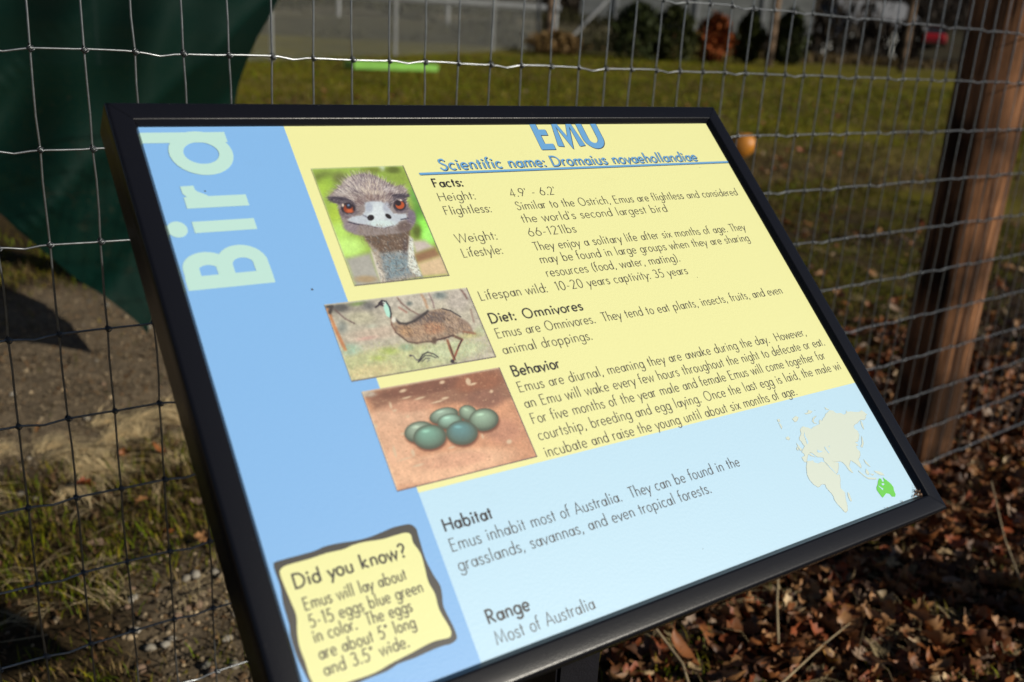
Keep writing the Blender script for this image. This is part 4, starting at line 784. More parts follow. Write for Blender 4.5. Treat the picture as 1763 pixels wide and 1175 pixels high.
G = {
 'a': (.45, [arc(.20, .295, .20, .275, 0, 360, 24), [(.45, X + .02), (.45, 0)]]), 'b': (.45, [circ, [(0, A_), (0, 0)]]), 'c': (.40, [arc(Q, R_, Q, R_, 45, 315)]),
 'd': (.46, [circ, [(.46, A_), (.46, 0)]]), 'e': (.45, [[(.0, .31), (.45, .31)], arc(Q, R_, Q, R_, 2, 318)]),
 'f': (.28, [[(.10, 0), (.10, .88)] + arc(.24, .88, .14, .2, 180, 70), [(-.03, X), (.24, X)]]),
 'g': (.46, [circ, [(.46, X), (.46, -.10)] + arc(.23, -.10, .23, .26, 0, -160)]),
 'h': (.37, [[(0, A_), (0, 0)], [(0, .34)] + arc(.185, .40, .185, .20, 170, 0) + [(.37, 0)]]),
 'i': (0, [[(0, X), (0, 0)], (DOT, 0, .84)]), 'j': (0, [[(0, X), (0, -.36)], (DOT, 0, .84)]),
 'k': (.42, [[(0, A_), (0, 0)], [(.37, X), (.04, .30), (.42, 0)]]), 'l': (0, [[(0, A_), (0, 0)]]),
 'm': (.68, [[(0, X), (0, 0)], [(0, .38)] + arc(.17, .42, .17, .18, 170, 0) + [(.34, 0)], [(.34, .38)] + arc(.51, .42, .17, .18, 170, 0) + [(.68, 0)]]),
 'n': (.37, [[(0, X), (0, 0)], [(0, .34)] + arc(.185, .40, .185, .20, 170, 0) + [(.37, 0)]]),
 'o': (.45, [circ]), 'p': (.45, [circ, [(0, X), (0, -.36)]]),
 'r': (.24, [[(0, X), (0, 0)], [(0, .34)] + arc(.2, .40, .2, .2, 170, 75)]),
 's': (.32, [smooth([(.30, .50), (.24, .585), (.15, .61), (.05, .56), (.02, .46), (.08, .37), (.17, .31), (.27, .24), (.31, .14), (.25, .03), (.15, 0), (.05, .03), (0, .11)], 3)]),
 't': (.24, [[(.11, .88), (.11, 0)], [(-.02, X), (.24, X)]]),
 'u': (.38, [[(0, X), (0, .20)] + arc(.19, .20, .19, .20, 180, 360) + [(.38, X)], [(.38, X), (.38, 0)]]),
 'v': (.46, [[(0, X), (.23, 0), (.46, X)]]), 'w': (.76, [[(0, X), (.20, 0), (.38, X), (.56, 0), (.76, X)]]),
 'x': (.42, [[(0, X), (.42, 0)], [(.42, X), (0, 0)]]), 'y': (.46, [[(0, X), (.24, 0)], [(.48, X), (.10, -.36)]]),
 'A': (.70, [[(0, 0), (.35, 1), (.70, 0)], [(.12, .33), (.58, .33)]]), 'B': (.46, [[(0, 0), (0, 1), (.2, 1)] + arc(.2, .77, .22, .23, 90, -90) + [(0, .54)], [(.2, .54)] + arc(.2, .27, .27, .27, 90, -90) + [(0, 0)]]),
 'D': (.66, [[(0, 0), (0, 1), (.2, 1)] + arc(.2, .5, .46, .5, 90, -90) + [(0, 0)]]),
 'E': (.42, [[(.42, 1), (0, 1), (0, 0), (.42, 0)], [(0, .54), (.38, .54)]]), 'F': (.38, [[(.38, 1), (0, 1), (0, 0)], [(0, .54), (.34, .54)]]),
 'H': (.60, [[(0, 0), (0, 1)], [(.60, 0), (.60, 1)], [(0, .53), (.60, .53)]]), 'L': (.38, [[(0, 1), (0, 0), (.38, 0)]]),
 'M': (.84, [[(0, 0), (.13, 1), (.42, .12), (.71, 1), (.84, 0)]]), 'O': (.80, [arc(.40, .5, .40, .51, 0, 360, 34)]),
 'R': (.46, [[(0, 0), (0, 1), (.18, 1)] + arc(.18, .75, .24, .25, 90, -90) + [(0, .5)], [(.15, .5), (.48, 0)]]),
 'S': (.46, [smooth([(.43, .82), (.36, .97), (.23, 1.01), (.09, .95), (.05, .78), (.12, .65), (.26, .55), (.42, .42), (.46, .25), (.38, .06), (.22, -.01), (.07, .06), (0, .22)], 3)]),
 'T': (.50, [[(0, 1), (.50, 1)], [(.25, 1), (.25, 0)]]), 'U': (.60, [[(0, 1), (0, .3)] + arc(.3, .3, .3, .31, 180, 360) + [(.60, 1)]]),
 'W': (1.1, [[(0, 1), (.28, 0), (.55, 1), (.82, 0), (1.1, 1)]]),
 '0': (.52, [arc(.26, .5, .26, .51, 0, 360, 26)]), '1': (.18, [[(0, .88), (.16, 1), (.16, 0)]]),
 '2': (.48, [arc(.24, .75, .23, .25, 165, -25) + [(.02, 0), (.48, 0)]]),
 '3': (.44, [arc(.20, .76, .20, .24, 150, -90) , arc(.20, .27, .24, .27, 90, -150)]),
 '4': (.52, [[(.38, 0), (.38, 1), (0, .25), (.54, .25)]]), '5': (.46, [[(.42, 1), (.12, 1), (.05, .56)] + arc(.20, .30, .26, .31, 112, -140)]),
 '6': (.52, [[(.36, 1), (.06, .46)], arc(.26, .29, .26, .29, 0, 360, 22)]), '9': (.52, [[(.16, 0), (.46, .54)], arc(.26, .71, .26, .29, 0, 360, 22)]),
 '.': (0, [(DOT, 0, .03)]), ':': (0, [(DOT, 0, .03), (DOT, 0, .52)]), ',': (.04, [[(.04, .08), (-.03, -.16)]]), "'": (0, [[(0, 1.02), (0, .78)]]),
 '"': (.12, [[(.02, 1.02), (-.02, .76)], [(.14, 1.02), (.10, .76)]]), '-': (.24, [[(0, .34), (.24, .34)]]),
 '(': (.12, [arc(.42, .45, .42, .72, 128, 232, 8)]), ')': (.12, [arc(-.30, .45, .42, .72, 52, -52, 8)]),
 '?': (.42, [arc(.20, .76, .20, .25, 165, -50) + [(.20, .42), (.20, .26)], (DOT, .20, .03)]),
}
SB = {'v': .03, 'w': .03, 'y': .03, 'x': .05, 't': .06, 'f': .04, 'T': .04, 'A': .04, 'W': .03, 'r': .07, 's': .07, '.': .11, ',': .11, 'e': .07, 'o': .07, 'c': .07, 'a': .08, 'd': .08, 'g': .08, 'i': .12, 'l': .12, '1': .12}
def ribbon(bm, P, w, h, off, mi=0):
    """flat stroke with mitred joints, given in metres on the panel"""
    P = [np.array(p, float) for p in P]
    Q = [P[0]]
    for p in P[1:]:
        if np.linalg.norm(p - Q[-1]) > 1e-6: Q.append(p)
    P = Q
    n = len(P)
    if n < 2: return
    closed = np.linalg.norm(P[0] - P[-1]) < w * .05 and n > 3
    if closed: P = P[:-1]; n -= 1
    L, Rr = [], []
    for i in range(n):
        if closed: a, b, c = P[i - 1], P[i], P[(i + 1) % n]
        else: a, b, c = P[max(i - 1, 0)], P[i], P[min(i + 1, n - 1)]
        d0 = b - a; d1 = c - b
        if np.linalg.norm(d0) < 1e-9: d0 = d1
        if np.linalg.norm(d1) < 1e-9: d1 = d0
        d0 = d0 / np.linalg.norm(d0); d1 = d1 / np.linalg.norm(d1)
        t = d0 + d1
        if np.linalg.norm(t) < .25: t = d1 * .25 + t
        t /= np.linalg.norm(t)
        nn = np.array([-t[1], t[0]])
        k = min(1 / max(abs(nn @ np.array([-d1[1], d1[0]])), .3), 2.2)
        L.append(b + nn * w / 2 * k); Rr.append(b - nn * w / 2 * k)
    lv = [bm.verts.new((p[0], p[1], h)) for p in L]; rv = [bm.verts.new((p[0], p[1], h)) for p in Rr]
    for i in range(n if closed else n - 1):
        j = (i + 1) % n
        f = bm.faces.new((rv[i], rv[j], lv[j], lv[i])); f.material_index = mi
def disc(bm, x, y, r, h, mi=0, n=12):
    f = bm.faces.new([bm.verts.new((x + r * math.cos(2 * math.pi * k / n), y + r * math.sin(2 * math.pi * k / n), h)) for k in range(n)]); f.material_index = mi
def natural(s, cap_sb=.10):
    x = 0; pos = []
    for ch in s:
        if ch == ' ': x += .44; continue
        w_, _ = G[ch]; sb = SB.get(ch, .10) * 1.3
        x += sb; pos.append((ch, x)); x += w_ + sb
    return pos, x
def text(name, s, u0, v0, u1, cap, wt, mtl, h=.00015, off=(0, 0), label=None, parent=None):
    pos, tot = natural(s)
    f0 = pos[0][1]; last, lx = pos[-1]
    span = lx + G[last][0] - f0
    sx = (u1 - u0) / span / cap / 1000 * 1000
    bm = bmesh.new(); k = 0
    sc = cap * .001
    half = wt * .5
    for ch, px in pos:
        for st in G[ch][1]:
            hh = h + .00003 * (k % 4); k += 1
            tx = lambda x_, y_: ((u0 + off[0]) * .001 + (px - f0 + x_) * sx * sc, (v0 + off[1]) * .001 + y_ * sc)
            if st[0] == DOT:
                p = tx(st[1], st[2]); disc(bm, p[0], p[1], wt * .00050 + .00022, hh)
            else:
                # keep stroke ends flush with base line and cap line
                pts = []
                for (x_, y_) in st: pts.append(tx(x_, y_))
                ribbon(bm, pts, wt * .001, hh, 0)
    o = link(name, bm_mesh(name, bm), parent or panel, [mtl])
    if label: o['label'] = label
    return o
LW = .70
T = lambda s, u0, v, u1, cap=8.5, wt=LW, m_=None, n_='text_line': text(n_, s, u0, v, u1, cap, wt, m_ or I_grey)
def title(s, u0, v, u1, cap, wt, name, label):
    o = text(name, s, u0, v, u1, cap, wt, I_shadow, h=.00012, off=(.7, -.75)); o['label'] = label + ', printed drop shadow'
    text(name, s, u0, v, u1, cap, wt, I_title, h=.00028, label=label)
title('EMU', 352.8, 407.4, 425.3, 31.5, 6.8, 'title_text', 'large light blue title EMU')
title('Scientific name: Dromaius novaehollandiae', 235.5, 385.2, 538.5, 11.0, 1.5, 'subtitle_text', 'light blue line with the scientific name')
def strip(name, x0, x1, y0, y1, h, mtl, parent=None):
    bm = bmesh.new(); quad(bm, x0 / 1000, x1 / 1000, y0 / 1000, y1 / 1000, h, 0)
    return link(name, bm_mesh(name, bm), parent or panel, [mtl])
strip('rule_line', 213.4, 581, 380.2, 382.4, .00012, I_shadow); strip('rule_line', 212.8, 581, 380.8, 383.0, .00024, I_title)
BW = 1.42
T('Facts:', 222, 367.3, 249.2, 8.6, BW, I_black, 'heading_text')
T('Height:', 221.5, 353.1, 255.7); T("4.9' - 6.2'", 293, 353.3, 341.6)
T('Flightless:', 221.5, 339.0, 265.8); T('Similar to the Ostrich, Emus are flightless and considered', 293.2, 339.2, 567.7)
T("the world's second largest bird", 292.6, 325.6, 461.5)
T('Weight:', 220.5, 311.2, 259.4); T('66-121lbs', 293, 311.4, 343.8)
T('Lifestyle:', 221.3, 296.9, 258.6); T('They enjoy a solitary life after six months of age. They', 292, 296.6, 551.4)
T('may be found in large groups when they are sharing', 292.4, 283.6, 548)
T('resources (food, water, mating).', 292.4, 270, 444.3)
T('Lifespan wild:  10-20 years captivity: 35 years', 220.3, 255.8, 446.4)
T('Diet:', 220.8, 234.7, 243.4, 8.6, BW, I_black, 'heading_text'); T('Omnivores', 252.4, 234.7, 312, 8.6, 1.3, I_black, 'heading_text')
T('Emus are Omnivores.  They tend to eat plants, insects, fruits, and even', 220.8, 221, 552.2)
T('animal droppings.', 220.2, 206.6, 307)
T('Behavior', 220.8, 187, 264.8, 8.8, BW, I_black, 'heading_text')
T('Emus are diurnal, meaning they are awake during the day.  However,', 220, 173.4, 552)
T('an Emu will wake every few hours throughout the night to defecate or eat.', 219.2, 159.8, 569)
T('For five months of the year male and female Emus will come together for', 219.8, 146.4, 560.5)
T('courtship, breeding and egg laying. Once the last egg is laid, the male wi', 219.2, 132.8, 572.5)
T('incubate and raise the young until about six months of age.', 219.4, 119.0, 498.8)
T('Habitat', 119.8, 86.2, 157.2, 8.8, BW, I_black, 'heading_text')
T('Emus inhabit most of Australia.  They can be found in the', 119.4, 72.2, 393.9)
T('grasslands, savannas, and even tropical forests.', 119.4, 58.4, 351.3)
T('Range', 126, 20.6, 158, 8.8, BW, I_black, 'heading_text')
T('Most of Australia', 126, 6.6, 206.4)

# vertical word on the blue band: heavy strokes
def vword():
    bm = bmesh.new(); hh = [.00015]
    def rb(pts, w):     # pts as (v, u)
        ribbon(bm, [(u / 1000, v / 1000) for v, u in pts], w / 1000, hh[0], 0); hh[0] += .00003
    rb([(297.0, 62.3), (297.0, 1.6)], 10.9)
    rb([(302.0, 7.4), (308.5, 7.4)] + [(308.5 + 7.8 * math.sin(math.radians(a)), 18.8 - 11.4 * math.cos(math.radians(a))) for a in range(12, 180, 12)] + [(302.0, 30.2)], 10.9)
    rb([(302.0, 31.0), (309.5, 31.0)] + [(309.5 + 10.6 * math.sin(math.radians(a)), 43.9 - 12.9 * math.cos(math.radians(a))) for a in range(12, 180, 12)] + [(302.0, 56.8)], 10.9)
    rb([(342.8, 62.1), (342.8, 17.4)], 9.8); disc(bm, .0063, .3420, .0069, hh[0], 0, 22); hh[0] += .00003
    rb([(364.2, 62.1), (364.2, 17.1)], 10.2)
    rb([(364.6, 33.5), (367.2, 29.5), (370.2, 24.6), (374.0, 21.8), (379.0, 21.6)], 9.6)
    rb([(423.5, 61.8), (423.5, -2.6)], 9.9)
    rb([(408.7 + 15.4 * math.cos(math.radians(a)), 39.6 + 18.2 * math.sin(math.radians(a))) for a in range(0, 361, 12)], 10.4)
    o = link('vertical_heading', bm_mesh('vertical_heading', bm), panel, [I_mint]); o['label'] = 'pale mint word Bird reading up the blue band'
vword()

# did-you-know box
def polyflat(name, pts, h, mtl, parent=None, nudge=0):
    bm = bmesh.new()
    f = bm.faces.new([bm.verts.new((a / 1000 + nudge, b / 1000 - nudge, h)) for a, b in pts])
    bmesh.ops.triangulate(bm, faces=[f])
    bmesh.ops.recalc_face_normals(bm, faces=bm.faces)
    for f in bm.faces:
        if f.normal.z < 0: f.normal_flip()
    return link(name, bm_mesh(name, bm), parent or panel, [mtl])
def rounded(pts, k=3):
    p = [pts[-2], pts[-1]] + list(pts) + [pts[0], pts[1]]
    out = []
    for i in range(2, len(p) - 2):
        p0, p1, p2, p3 = [np.array(p[j]) for j in (i - 1, i, i + 1, i + 2)]
        for s_ in range(k):
            t = s_ / k
            out.append(tuple(.5 * ((2 * p1) + (-p0 + p2) * t + (2 * p0 - 5 * p1 + 4 * p2 - p3) * t * t + (-p0 + 3 * p1 - 3 * p2 + p3) * t ** 3)))
    return out
o = polyflat('note_border', rounded(BOX_OUT), .00012, I_box); o['label'] = 'wavy dark grey border of the small note'
o = polyflat('note_field', rounded(BOX_IN), .00026, M_yel); o['label'] = 'pale yellow field of the small note'
def TN(s, u0, v, u1, cap=7.4, wt=.85, m_=None): text('note_text', s, u0, v, u1, cap, wt, m_ or I_grey, h=.0004)
TN('Did you know?', 12.4, 77.8, 87.0, 8.6, 1.35, I_black)
TN('Emus will lay about', 14.2, 63.6, 82.0); TN('5-15 eggs blue green', 14.2, 53.0, 89.5); TN('in color.  The eggs', 14.2, 43.8, 78.4)
TN('are about 5" long', 14.0, 33.6, 77.0); TN('and 3.5" wide.', 14.0, 24.0, 68.4)

# map
o = empty('map_print'); o.parent = panel; o['label'] = 'small world map with Australia picked out in bright green'
bmm = bmesh.new()
def multi(polys, h, nudge, step=.00002):
    bm = bmesh.new()
    for k, pts in enumerate(polys):
        f = bm.faces.new([bm.verts.new((a / 1000 + nudge[0], b / 1000 + nudge[1], h + step * (k % 3))) for a, b in pts])
        bmesh.ops.triangulate(bm, faces=[f])
    bmesh.ops.recalc_face_normals(bm, faces=bm.faces)
    for f in bm.faces:
        if f.normal.z < 0: f.normal_flip()
    return bm
MAPO = o
link('land_rim', bm_mesh('land_rim', multi(LAND, .00010, (.0003, -.00035))), None, [I_landrim]).parent = MAPO
link('land', bm_mesh('land', multi(LAND, .00020, (0, 0))), None, [I_land]).parent = MAPO
link('sea', bm_mesh('sea', multi(SEA, .00030, (0, 0))), None, [I_sea]).parent = MAPO
link('australia', bm_mesh('australia', multi([AUSTRALIA], .00020, (0, 0))), None, [I_green]).parent = MAPO
link('gap', bm_mesh('gap', multi(AUS_GAPS, .00030, (0, 0))), None, [I_sea]).parent = MAPO

# ---- the three printed photographs, painted into vertex colours
class Canvas:
    def __init__(s, u0, v0, u1, v1, res, base):
        s.u0, s.v0, s.u1, s.v1 = u0, v0, u1, v1
        s.nx, s.ny = int((u1 - u0) / res) + 1, int((v1 - v0) / res) + 1
        s.X, s.Y = np.meshgrid(np.linspace(u0, u1, s.nx), np.linspace(v0, v1, s.ny), indexing='ij')
        s.I = np.ones((s.nx, s.ny, 3)) * np.array(base, float)
    def put(s, a, col, sl=None):
        if sl is None: sl = (slice(None), slice(None))
        s.I[sl] = s.I[sl] * (1 - a[..., None]) + np.array(col, float) * a[..., None]
    def win(s, x0, x1, y0, y1):
        i0 = max(0, int((x0 - s.u0) / (s.u1 - s.u0) * (s.nx - 1))); i1 = min(s.nx, int((x1 - s.u0) / (s.u1 - s.u0) * (s.nx - 1)) + 2)
        j0 = max(0, int((y0 - s.v0) / (s.v1 - s.v0) * (s.ny - 1))); j1 = min(s.ny, int((y1 - s.v0) / (s.v1 - s.v0) * (s.ny - 1)) + 2)
        return (slice(i0, max(i0, i1)), slice(j0, max(j0, j1)))
    def seg(s, p, q, w0, w1, col, soft, alpha=1):
        m_ = max(w0, w1) + soft
        sl = s.win(min(p[0], q[0]) - m_, max(p[0], q[0]) + m_, min(p[1], q[1]) - m_, max(p[1], q[1]) + m_)
        Xs, Ys = s.X[sl], s.Y[sl]
        if Xs.size == 0: return
        dx, dy = q[0] - p[0], q[1] - p[1]; L2 = dx * dx + dy * dy + 1e-9
        t = np.clip(((Xs - p[0]) * dx + (Ys - p[1]) * dy) / L2, 0, 1)
        d = np.hypot(Xs - p[0] - t * dx, Ys - p[1] - t * dy) - (w0 + (w1 - w0) * t) / 2
        s.put(alpha * sstep(soft, -soft, d), col, sl)
    def draw(s, ops):
        for op in ops:
            if op[0] == 'P':
                pts = np.array(op[1]); sgn = np.zeros(s.X.shape, bool); D = np.full(s.X.shape, 1e9)
                for i in range(len(pts)):
                    (x0, y0), (x1, y1) = pts[i - 1], pts[i]
                    dx, dy = x1 - x0, y1 - y0
                    t = np.clip(((s.X - x0) * dx + (s.Y - y0) * dy) / (dx * dx + dy * dy + 1e-9), 0, 1)
                    D = np.minimum(D, np.hypot(s.X - x0 - t * dx, s.Y - y0 - t * dy))
                    c = ((y0 > s.Y) != (y1 > s.Y)) & (s.X < (x1 - x0) * (s.Y - y0) / (y1 - y0 + 1e-12) + x0)
                    sgn ^= c
                s.put(sstep(op[3], -op[3], np.where(sgn, -D, D)), op[2])
            elif op[0] == 'E':
                (cx, cy), a, b, col, soft = op[1:]
                M_ = np.linalg.inv(np.array([[a[0], b[0]], [a[1], b[1]]]))
                px, py = s.X - cx, s.Y - cy
                rr = np.hypot(M_[0, 0] * px + M_[0, 1] * py, M_[1, 0] * px + M_[1, 1] * py)
                sc = math.sqrt(abs(a[0] * b[1] - a[1] * b[0]))
                s.put(sstep(soft, -soft, (rr - 1) * sc), col)
            else:
                for p, q_ in zip(op[1][:-1], op[1][1:]): s.seg(p, q_, op[2], op[2], op[3], op[4])
    def mottle(s, amp, sc, seed):
        s.I *= (1 + amp * (fbm(s.X, s.Y, sc, seed) - .5) * 2)[..., None]
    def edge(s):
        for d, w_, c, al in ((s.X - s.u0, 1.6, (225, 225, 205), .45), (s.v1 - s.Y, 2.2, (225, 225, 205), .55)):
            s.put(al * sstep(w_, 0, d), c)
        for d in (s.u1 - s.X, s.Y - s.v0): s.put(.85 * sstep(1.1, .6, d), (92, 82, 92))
    def build(s, name, label, h=.00035):
        V = np.stack([s.X / 1000, s.Y / 1000, np.full(s.X.shape, h)], -1).reshape(-1, 3)
        idx = np.arange(s.nx * s.ny).reshape(s.nx, s.ny)
        F = np.stack([idx[:-1, :-1], idx[1:, :-1], idx[1:, 1:], idx[:-1, 1:]], -1).reshape(-1, 4)
        me = npmesh(name, V, F, lin(np.clip(s.I, 0, 255)).reshape(-1, 3), 'print')
        o = link(name, me, panel, [M_print]); o['label'] = label
        return o
M_print = mat('photo_print', (0, 0, 0), rough=.46, attr='print', spec=.75)
r2 = np.random.default_rng(5)
cv = Canvas(120, 281.2, 201.2, 391.2, .42, (150, 180, 80))
cv.draw(HEAD_ART[:28])
# neck feather flecks
def inpoly(px, py, pts):
    c = False
    for i in range(len(pts)):
        (x0, y0), (x1, y1) = pts[i - 1], pts[i]
        if (y0 > py) != (y1 > py) and px < (x1 - x0) * (py - y0) / (y1 - y0) + x0: c = not c
    return c
cv.mottle(.05, 4, 200)
NECK = [o_ for o_ in HEAD_ART if o_[0] == 'P'][4][1]
HP = [o_ for o_ in HEAD_ART if o_[0] == 'P' and len(o_[1]) > 25][0][1]
def flecks(poly, n, cols, L, w, ang, spread, al=.7, rad=None):
    xs = [p[0] for p in poly]; ys = [p[1] for p in poly]
    k = 0
    while k < n:
        px, py = r2.uniform(min(xs), max(xs)), r2.uniform(min(ys), max(ys))
        if not inpoly(px, py, poly): continue
        a = ang(px, py) + r2.normal(0, spread); l = L * r2.uniform(.5, 1.4)
        cv.seg((px, py), (px + l * math.cos(a), py + l * math.sin(a)), w, w * .3, cols[r2.integers(0, len(cols))], .3, al); k += 1
flecks(NECK, 750, [(70, 60, 60), (120, 105, 95), (190, 180, 168), (85, 110, 130), (140, 120, 100), (225, 220, 212), (60, 50, 48)], 2.4, .5, lambda x_, y_: -1.2, .6, .6)
for op in HEAD_ART[28:]: 
    if op[0] == 'P' and len(op[1]) > 25:
        cv.draw([op])
        bc_ = (161.0, 352.0)
    elif op is HEAD_ART[-1]: cv.draw([op])
    else: cv.draw([op])
    if op[0] == 'P' and len(op[1]) > 25:
        pass
HX, HY = 160.0, 349.0
cap_ = [p for p in HP]
def outward(x_, y_): return math.atan2(y_ - HY + 3, x_ - HX)
def hair(n, ymin, cols, L, al, w=.42):
    k = 0
    xs = [p[0] for p in HP]; ys = [p[1] for p in HP]
    while k < n:
        px, py = r2.uniform(min(xs), max(xs)), r2.uniform(ymin, max(ys))
        if not inpoly(px, py, HP): continue
        d = math.hypot(px - 140, py - 343), math.hypot(px - 183, py - 347)
        if min(d) < 7 and py < 350: continue
        if abs(px - 160) < 17 and py < 352: continue
        a = outward(px, py) + r2.normal(0, .22); l = L * r2.uniform(.5, 1.3)
        cv.seg((px, py), (px + l * math.cos(a), py + l * math.sin(a)), w, w * .3, cols[r2.integers(0, len(cols))], .28, al); k += 1
hair(900, 352, [(225, 218, 212), (205, 195, 190), (130, 112, 118), (240, 235, 228), (98, 84, 98), (175, 158, 150)], 5.0, .6)
hair(260, 366, [(120, 105, 120), (215, 208, 205), (80, 70, 90)], 5.5, .7)
hair(420, 318, [(120, 105, 115), (165, 150, 155), (90, 78, 84), (200, 190, 192)], 3.4, .5)
# features again over the hair, then loose strokes that break up their edges
BROWL = [(131, 371.5), (137, 371), (143, 369.5), (149, 366), (151, 360), (147, 362), (141, 362), (137, 360)]
def patch(poly, n, cols, L, ang, sp, al, w=.45):
    flecks(poly, n, cols, L, w, ang, sp, al)
skip = ((140, 130, 140), (120, 110, 128), (105, 90, 88), (84, 77, 92), (86, 80, 96), (110, 98, 108), (115, 105, 120))
brows = [o_ for o_ in HEAD_ART if o_[0] == 'P' and tuple(o_[2]) in ((84, 77, 92), (86, 80, 96))]
for o_ in brows: flecks(o_[1], 130, [(40, 36, 48), (70, 62, 78), (100, 92, 104), (54, 48, 60)], 3.2, .6, lambda x_, y_: (2.9 if x_ < 160 else .25), .3, .75)
ifeat_ = HEAD_ART.index(brows[0])
feat = [o_ for o_ in HEAD_ART[ifeat_ + 2:] if tuple(o_[-2]) not in skip]
cv.draw(feat)
beak = next(o_ for o_ in HEAD_ART if o_[0] == 'P' and tuple(o_[2]) == (188, 198, 212))[1]
flecks(beak, 170, [(235, 242, 246), (185, 192, 208), (205, 214, 224), (160, 166, 182)], 1.6, .5, lambda x_, y_: -1.4, .9, .28)
for k in range(150):     # soft fringe of short feathers round the beak and the eyes
    i_ = r2.integers(0, len(beak)); t_ = r2.random(); p_, q_ = beak[i_ - 1], beak[i_]
    px, py = p_[0] + (q_[0] - p_[0]) * t_, p_[1] + (q_[1] - p_[1]) * t_
    a = math.atan2(py - 344, px - 160) + r2.normal(0, .5)
    cv.seg((px, py), (px + 1.8 * math.cos(a), py + 1.8 * math.sin(a)), .5, .2, [(150, 140, 148), (190, 186, 192), (110, 98, 104), (215, 215, 218)][r2.integers(0, 4)], .35, .55)
for (ex, ey) in [(o_[1][0], o_[1][1]) for o_ in HEAD_ART if o_[0] == 'E' and tuple(o_[4]) in ((50, 42, 52), (55, 45, 55))]:
    for k in range(90):
        a = r2.uniform(0, 6.283); rr = r2.uniform(5.6, 8.2)
        cv.seg((ex + rr * math.cos(a), ey + rr * .9 * math.sin(a)), (ex + (rr + 2) * math.cos(a + .4), ey + (rr + 2) * .9 * math.sin(a + .4)), .5, .2, [(70, 62, 74), (130, 120, 128), (165, 158, 162), (95, 84, 92)][r2.integers(0, 4)], .35, .6)
for k in range(240):
    px, py = r2.uniform(138, 182), r2.uniform(314, 336)
    a = -1.5 + r2.normal(0, .5); cv.seg((px, py), (px + 3.0 * math.cos(a), py + 3.0 * math.sin(a)), .45, .2, [(84, 68, 62), (140, 118, 104), (165, 145, 130), (110, 92, 86)][r2.integers(0, 4)], .3, .45)
cv.mottle(.06, 1.2, 220)
cv.edge(); cv.build('photo_print', 'printed close-up picture of an emu head facing the viewer with orange eyes')

cv = Canvas(91.8, 205.2, 212, 268.8, .42, (185, 180, 165))
nb = next(i for i, o_ in enumerate(STAND_ART) if o_[0] == 'P')
cv.draw(STAND_ART[:nb]); cv.mottle(.16, 3.0, 230); cv.mottle(.12, .9, 240)
for k in range(1300):
    px, py = r2.uniform(92, 212), r2.uniform(205, 232)
    a = 1.5 + r2.normal(0, .5); cv.seg((px, py), (px + 1.6 * math.cos(a), py + 1.6 * math.sin(a)), .4, .2, [(170, 185, 120), (215, 205, 165), (225, 220, 195), (150, 170, 120), (200, 170, 130)][r2.integers(0, 5)], .3, .45)
bodyP = max((o_ for o_ in STAND_ART if o_[0] == 'P'), key=lambda o_: len(o_[1]))
ib = STAND_ART.index(bodyP)
cv.draw(STAND_ART[nb:ib + 1]); 
cv.draw(STAND_ART[ib + 1:ib + 7])
cx_, cy_ = 170, 240
flecks(bodyP[1], 1300, [(90, 72, 62), (190, 160, 135), (60, 48, 44), (215, 185, 150), (140, 110, 90), (120, 100, 95)], 2.6, .45, lambda x_, y_: -1.2 - (x_ - 165) * .012, .35, .6)
cv.draw(STAND_ART[ib + 7:])
cv.edge(); cv.build('photo_print', 'printed picture of a shaggy brown emu walking with a striped chick')

cv = Canvas(96.2, 120.8, 211, 196.6, .42, (205, 150, 118))
ne = 11
cv.draw(EGG_ART[:ne]); cv.mottle(.10, 6, 250); cv.mottle(.09, 1.0, 260)
for k in range(900):
    px, py = r2.uniform(96, 211), r2.uniform(121, 196)
    cv.seg((px, py), (px + r2.normal(0, .9), py + r2.normal(0, .4)), .45, .3, [(120, 78, 62), (235, 200, 165), (150, 100, 78), (225, 180, 145)][r2.integers(0, 4)], .3, .5)
cv.draw(EGG_ART[-21:]); cv.draw(EGG_ART[ne:-21])
cv.mottle(.05, .8, 262)
cv.edge(); cv.build('photo_print', 'printed picture of seven dark green eggs on red earth')

# small marks on the print
for (a, b, r) in ((33.5, 374, .7), (87, 282.5, .9), (455, 251.0, .4), (510, 101, .35), (536, 376.3, .4), (318, 20, .3)):
    bm = bmesh.new(); disc(bm, a / 1000, b / 1000, r / 1000, .0001, 0, 8)
    link('speck', bm_mesh('speck', bm), panel, [I_box])
# crumbs of dead leaf caught in the lower right corner and along the lower rail
M_crumb = mat('leaf_crumb', (.22, .13, .08), rough=.8, noise=.5, nscale=300)
bm = bmesh.new()
for k in range(46):
    if k < 44: a, b = .581 - abs(rng.normal(0, .0045)), abs(rng.normal(0, .0035))
    else: a, b = rng.uniform(.15, .575), abs(rng.normal(0, .0008))
    th_ = rng.uniform(0, 6.28); l = rng.uniform(.0005, .0022); w_ = rng.uniform(.0002, .0008)
    d_ = np.array([math.cos(th_), math.sin(th_)]) * l; p_ = np.array([-math.sin(th_), math.cos(th_)]) * w_
    z0, z1 = rng.uniform(.0002, .002), rng.uniform(.0004, .005)
    c0 = np.array([a, b])
    bm.faces.new([bm.verts.new((*(c0 - d_), z0)), bm.verts.new((*(c0 + p_), (z0 + z1) / 2)), bm.verts.new((*(c0 + d_), z1)), bm.verts.new((*(c0 - p_), (z0 + z1) / 2))])
o = link('leaf_crumbs', bm_mesh('leaf_crumbs', bm), panel, [M_crumb]); o['kind'] = 'stuff'

